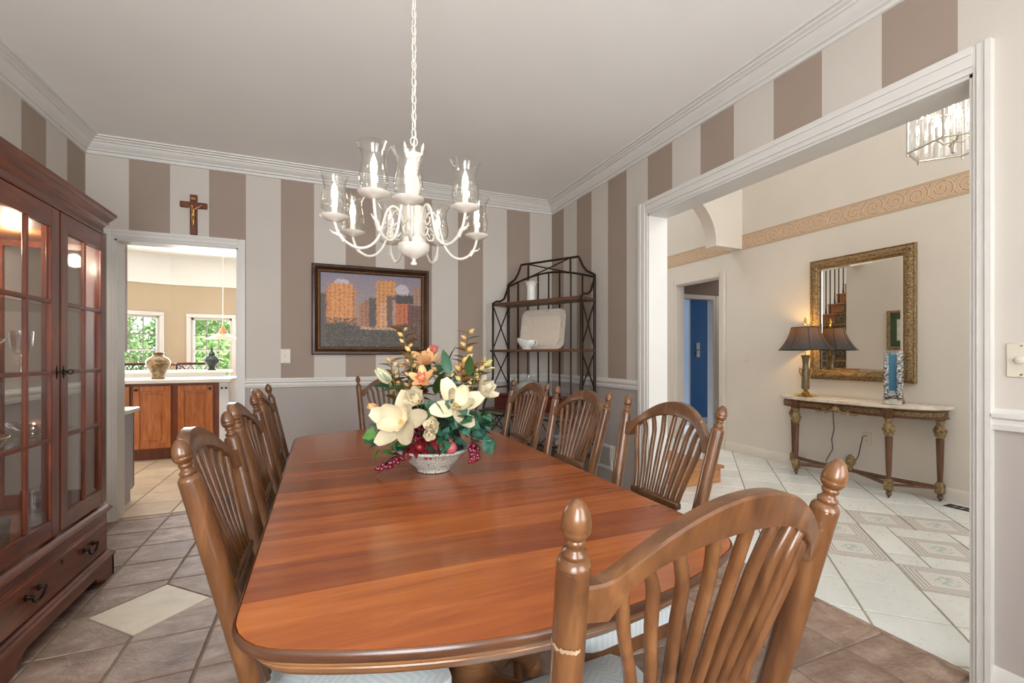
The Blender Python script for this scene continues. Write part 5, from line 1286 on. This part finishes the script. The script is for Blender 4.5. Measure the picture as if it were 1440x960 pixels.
m = MB(); m.box((0, -.008, 0), (.35, .006, .45)); m.build('green_mat', plain('green_mat', S(62, 80, 58), .8), fp, 0)
m = MB(); m.box((0, -.0125, 0), (.19, .003, .28)); m.build('print', plain('pale_print', S(196, 196, 184), .7, var=.15, scale=20), fp, 0)
# hanging crystal pendant in the foyer
FC = (3.33, 1.43, 2.375)
fc = thing('crystal_pendant', 'hexagonal crystal rod pendant light in the foyer at upper right', 'pendant light', FC, 12)
nick = plain('polished_nickel', S(206, 200, 190), .2, .9, var=.05)
hexp = lambda r, z, k: (r*math.cos(R(60*k)), r*math.sin(R(60*k)), z)
m = MB()
for z in (0, .26):
    for k in range(6): m.tube([hexp(.205, z, k), hexp(.205, z, k+1)], .006, 6)
for k in range(6): m.tube([hexp(.205, .26, k), (0, 0, .33)], .004, 6); m.tube([hexp(.205, -.02, k), hexp(.205, .27, k)], .006, 6)
m.lathe([(.001, -.045), (.012, -.03), (.008, -.015), (.016, 0), (.010, .01), (.008, .33), (.03, .345), (.008, .36)], 12)
m.tube([(0, 0, .35), (0, 0, 2.78)], .006, 6); m.lathe([(.02, 2.76), (.07, 2.80), (.075, 2.815)], 20); m.build('frame', nick, fc, 60)
for k in range(6):
    for q in range(1, 6):
        a = Vector(hexp(.20, 0, k)).lerp(Vector(hexp(.20, 0, k+1)), q/6); m = MB(); m.lathe([(.010, .012), (.011, .018), (.011, .235), (.008, .245)], 6); m.build('crystal_rod', crystal_m, fc, 0, a)
for k in range(4):
    x, y = .07*math.cos(R(90*k+30)), .07*math.sin(R(90*k+30))
    m = MB(); m.tube([(0, 0, .03), (x*.6, y*.6, .02), (x, y, .05), (x, y, .13)], .006, 6); m.build('candle_arm', nick, fc, 60)
    m = MB(); m.lathe([(.008, .13), (.014, .15), (.014, .165), (.004, .195), (.0005, .205)], 10, TM((x, y, 0))); m.build('candle_bulb', glow_m, fc, 60)
    bulb('pendant_bulb', (FC[0]+x, FC[1]+y, FC[2]+.23), 1.6, (1, .88, .70), .02)

# ------------------------------------------------------------ kitchen
kc_m = wood('kitchen_cherry', S(150, 82, 40), S(184, 108, 56), S(208, 136, 80), (9, 9, 1.2), .35, .25, .08)
kcd_m = wood('kitchen_cherry_dark', S(90, 42, 22), S(118, 58, 30), S(140, 74, 42), (9, 9, 1.2), .4, .2, .05)
ctop_m = plain('white_worktop', S(228, 224, 216), .3, var=.03, scale=10)
isl = thing('kitchen_island', 'cherry kitchen island with raised panel doors seen through the doorway', 'cabinet', (-1.66, 6.28, 0))
m = MB(); m.b2(-1.0, .54, .02, .64, .10, .868); m.build('carcase', kcd_m, isl); m = MB(); m.b2(-1.0, .54, .06, .6, 0, .10); m.build('toe_kick', kcd_m, isl)
for x0, x1 in ((-.98, -.31), (-.277, .07), (.136, .48)):
    m = MB(); st = .06; z0, z1 = .135, .838
    m.b2(x0, x0+st, 0, .02, z0, z1, .003); m.b2(x1-st, x1, 0, .02, z0, z1, .003); m.b2(x0+st, x1-st, 0, .02, z0, z0+st, .003); m.b2(x0+st, x1-st, 0, .02, z1-st, z1, .003)
    dd = m.build('door', kc_m, isl)
    m = MB(); m.b2(x0+st, x1-st, .010, .018, z0+st, z1-st); m.b2(x0+st+.03, x1-st-.03, .004, .014, z0+st+.03, z1-st-.03, .006); m.build('raised_panel', kc_m, dd)
    m = MB(); xx = x0+.03 if x0 < .1 else x1-.03; m.lathe([(.006, 0), (.006, .012), (.015, .018), (.013, .028), (.002, .031)], 12, TM((xx, 0, z1-.04), rx=90)); m.build('knob', dark_m, dd, 50)
m = MB(); m.b2(.54, .64, .0, .64, .09, .868, .004); dw = m.build('end_panel', plain('white_appliance', S(228, 230, 232), .3), isl); dw['label'] = 'white appliance end with two dark knobs'
for x in (.568, .612): m = MB(); m.lathe([(.008, 0), (.008, .012), (.012, .016), (.002, .022)], 10, TM((x, 0, .80), rx=90)); m.build('knob', dark_m, dw, 50)
tag_ = thing('island_worktop', 'white worktop on the cherry kitchen island', 'worktop', (-1.66, 6.28, .8685))
m = MB(); m.b2(-1.05, .67, -.06, .70, 0, .042, .006); m.build('worktop_slab', ctop_m, tag_)
bar = thing('breakfast_bar', 'raised white breakfast bar ledge behind the kitchen island', 'worktop', (-1.75, 6.995, 0))
m = MB(); m.b2(-1.0, .56, 0, .12, 0, .955); m.build('knee_wall', kwhite_m, bar); m = MB(); m.b2(-1.05, .60, -.02, .36, .955, .99, .006); m.build('ledge', ctop_m, bar)
# vase on the island
va_m = NT('mottled_brown_glaze'); v = va_m.coords(rnd=False); va_m.set(Base_Color=va_m.ramp(va_m.noise(v, 22, 5, .7, .8), [(.36, S(70, 46, 34)), (.52, S(150, 118, 72)), (.66, S(196, 170, 122))]), Roughness=.35, Coat_Weight=.15)
kv = thing('ceramic_vase', 'mottled brown urn shaped vase on the white island worktop', 'vase', (-1.76, 6.47, .911))
m = MB(); m.lathe([(.055, 0), (.058, .006), (.06, .05), (.085, .10), (.115, .165), (.118, .20), (.10, .235), (.062, .26), (.050, .275), (.056, .30), (.064, .305), (.058, .307), (.045, .28), (.001, .26)], 28); m.build('vase_body', va_m.m, kv, 50)
for k in range(5): m = MB(); m.ball((.055*math.cos(R(72*k)), .055*math.sin(R(72*k)), .012), .013, 8); m.build('foot', va_m.m, kv, 60)
# dark finial jar
lathe_thing('finial_jar', 'dark lidded jar with a pointed finial at the bar end', 'jar', (-1.35, 7.1, .9905), [(.05, 0), (.055, .01), (.035, .03), (.05, .06), (.085, .11), (.09, .14), (.06, .18), (.035, .20), (.045, .21), (.03, .235), (.012, .25), (.016, .27), (.002, .32)], plain('dark_green_glaze', S(52, 60, 56), .3, .2, var=.5, scale=18), 20)
# iron-backed bar chairs
def bar_chair(x, label):
    b = thing('bar_chair', label, 'chair', (x, 7.62, 0), 180, 'bar chairs at the breakfast ledge')
    for sx in (-1, 1):
        m = MB(); m.tube([(sx*.2, -.18, 0), (sx*.2, -.19, .66), (sx*.22, -.24, 1.06)], .013, 8); m.build('back_leg', dark_m, b, 60)
        m = MB(); m.tube([(sx*.2, .2, 0), (sx*.2, .18, .66)], .013, 8); m.build('front_leg', dark_m, b, 60)
    m = MB(); m.box((0, 0, .68), (.44, .42, .05), ch=.015); m.build('seat', plain('tan_seat', S(150, 120, 90), .8), b)
    m = MB(); m.tube([(-.22, -.24, 1.06), (.22, -.24, 1.06)], .012, 8); m.tube([(-.21, -.225, .94), (.21, -.225, .94)], .008, 8)
    for q in (-.15, -.05, .05, .15):
        m.tube([(q-.05, -.225, .945), (q-.03, -.23, 1.0), (q, -.235, 1.045), (q+.03, -.23, 1.0), (q+.05, -.225, .945)], .007, 6)
    m.build('scroll_back', dark_m, b, 60); m = MB(); m.box((0, -.24, 1.075), (.44, .022, .022), ch=.005); m.build('top_rail', kcd_m, b); return b
bar_chair(-2.36, 'iron scroll back bar chair before the left kitchen window'); bar_chair(-1.70, 'iron scroll back bar chair before the right kitchen window')
bw = thing('wooden_chair', 'brown wooden chair with an arched top between the kitchen windows', 'chair', (-2.06, 8.05, 0), 180)
m = MB(); m.tube([(.2*math.cos(R(a)), -.18, .88+.17*math.sin(R(a))) for a in range(0, 181, 12)], .018, 8); m.build('arched_back', kcd_m, bw, 60)
for sx in (-1, 1): m = MB(); m.tube([(sx*.2, -.18, 0), (sx*.2, -.18, .88)], .016, 8); m.build('back_leg', kcd_m, bw, 60); m = MB(); m.tube([(sx*.2, .16, 0), (sx*.2, .16, .44)], .016, 8); m.build('front_leg', kcd_m, bw, 60)
m = MB(); m.box((0, 0, .45), (.44, .40, .03), ch=.006); m.build('seat', kcd_m, bw)
# breakfast table glimpsed right of the island
bt = thing('breakfast_table', 'round wooden breakfast table beyond the island by the window', 'table', (-.86, 7.75, 0))
m = MB(); m.lathe([(.46, .74), (.47, .75), (.46, .765), (.001, .765)], 36); m.build('tabletop', kc_m, bt, 40); m = MB(); m.lathe([(.22, 0), (.22, .03), (.06, .07), (.05, .4), (.08, .6), (.16, .74)], 20); m.build('pedestal', kc_m, bt, 50)
# pendant
pn = thing('pendant_lamp', 'cream glass dish pendant hanging before the right kitchen window', 'pendant light', (-1.335, 7.75, 0))
m = MB(); m.lathe([(.205, 1.42), (.20, 1.428), (.12, 1.475), (.06, 1.505), (.056, 1.505), (.115, 1.47), (.195, 1.424)], 32, cap=False); m.build('glass_dish', plain('cream_glass_dish', S(196, 182, 156), .3, var=.03), pn, 50)
m = MB(); m.lathe([(.06, 1.50), (.055, 1.53), (.03, 1.56), (.018, 1.60), (.006, 1.62)], 20); m.build('lamp_cap', plain('copper_cap', S(190, 132, 84), .35, .5), pn, 50)
m = MB(); m.tube([(0, 0, 1.61), (0, 0, 2.71)], .006, 6); m.lathe([(.01, 2.68), (.06, 2.70), (.065, 2.719)], 16); m.build('rod', trim_m, pn, 60)
for i, (x, y) in enumerate(((-2.25, 7.2), (-1.72, 7.45))):
    rl = thing('recessed_light', ['round recessed ceiling light in the kitchen, left one', 'round recessed ceiling light in the kitchen, right one'][i], 'ceiling light', (x, y, 2.72))
    m = MB(); m.lathe([(.10, 0), (.10, -.008), (.075, -.010), (.07, -.003)], 24, cap=False); m.build('trim_ring', trim_m, rl, 40); m = MB(); m.lathe([(.07, -.004), (.001, -.0045)], 20); m.build('lens', plain('grey_lens', S(150, 140, 120), .5), rl, 0)
# desk-height base cabinet and wall cabinet beside the doorway
dc = thing('base_cabinet', 'low kitchen cabinet with a pale end panel beside the doorway', 'cabinet', (-1.44, KY+.012, 0))
m = MB(); m.b2(-.8, 0, 0, .44, .09, .715); m.b2(-.8, 0, 0, .38, 0, .09); m.build('carcase', plain('pale_end_panel', S(176, 170, 182), .5, var=.04), dc); m = MB(); m.b2(-.8, .002, .44, .46, .10, .715, .003); m.build('door', kcd_m, dc)
wt = thing('desk_worktop', 'white worktop on the low cabinet beside the kitchen doorway', 'worktop', (-1.44, KY+.012, .7155)); m = MB(); m.b2(-.82, .03, 0, .50, 0, .04, .008); m.build('worktop_slab', ctop_m, wt)
wc_ = thing('wall_cabinet', 'dark cherry wall cabinet edge just inside the kitchen doorway', 'cabinet', (-1.42, KY+.012, 1.21)); m = MB(); m.b2(-.8, 0, 0, .24, 0, 1.49); m.build('carcase', kcd_m, wc_); m = MB(); m.b2(-.8, .0, .24, .26, 0, 1.49, .003); m.build('door', kcd_m, wc_)

# ------------------------------------------------------------ garden beyond the kitchen windows
m = MB(); m.b2(-30, 14, 9.4, 40, -.5, -.4); o = m.build('lawn', plain('lawn_green', S(96, 132, 62), .95, var=.25, scale=3)); o['kind'] = 'structure'
tl1 = leafcol('garden_leaf', S(116, 158, 84), S(188, 214, 146), .8); bark_m = plain('tree_bark', S(92, 76, 60), .9, var=.3, scale=20)
def tree(x, y, h, r, seed, label):
    rs2 = random.Random(seed); tr_ = thing('garden_tree', label, 'tree', (x, y, -.42), rs2.uniform(0, 360), 'trees beyond the kitchen windows')
    m = MB(); m.tube([(0, 0, 0), (.1, 0, h*.3), (0, .1, h*.6)], [.16, .12, .06], 8); m.build('trunk', bark_m, tr_, 60)
    m = MB()
    for i in range(4200):
        a, b = rs2.uniform(0, 2*PI), rs2.uniform(-1, 1); q = rs2.uniform(.35, 1)**.5; lump = 1+.22*math.sin(3*a+seed)*math.cos(4*b)
        c = Vector((r*q*lump*math.cos(a)*math.sqrt(1-b*b), r*q*lump*math.sin(a)*math.sqrt(1-b*b), h*.55+h*.45*q*b))
        u = Vector((rs2.uniform(-1, 1), rs2.uniform(-1, 1), rs2.uniform(-1, 1))).normalized()*rs2.uniform(.05, .10); w = u.orthogonal().normalized()*u.length*.6
        m.add([c-u, c+w, c+u, c-w], [(0, 1, 2, 3)])
    o = m.build('foliage', tl1, tr_, 0); o['kind'] = 'stuff'
for i, (x, y, h, r) in enumerate(((-5.6, 14.4, 3.5, 1.45), (-2.75, 14.3, 2.2, 1.2), (-8.3, 19.3, 4.6, 1.8), (-4.3, 18.8, 3.3, 1.5), (-1.1, 18.5, 2.6, 1.25), (-9.5, 25, 4.8, 2.0), (-5.0, 25, 4.0, 2.0), (-.6, 25, 3.4, 1.8))):
    tree(x, y, h, r, i+3, ['broad garden tree in the left kitchen window, foremost', 'low rounded garden tree in the right kitchen window, foremost', 'tall garden tree at the left edge of the left kitchen window, farther back', 'garden tree standing between the views of both kitchen windows, farther back', 'garden tree at the right edge of the right kitchen window, farther back', 'most distant garden tree behind the left kitchen window', 'most distant garden tree seen between both kitchen windows', 'most distant garden tree behind the right kitchen window'][i])
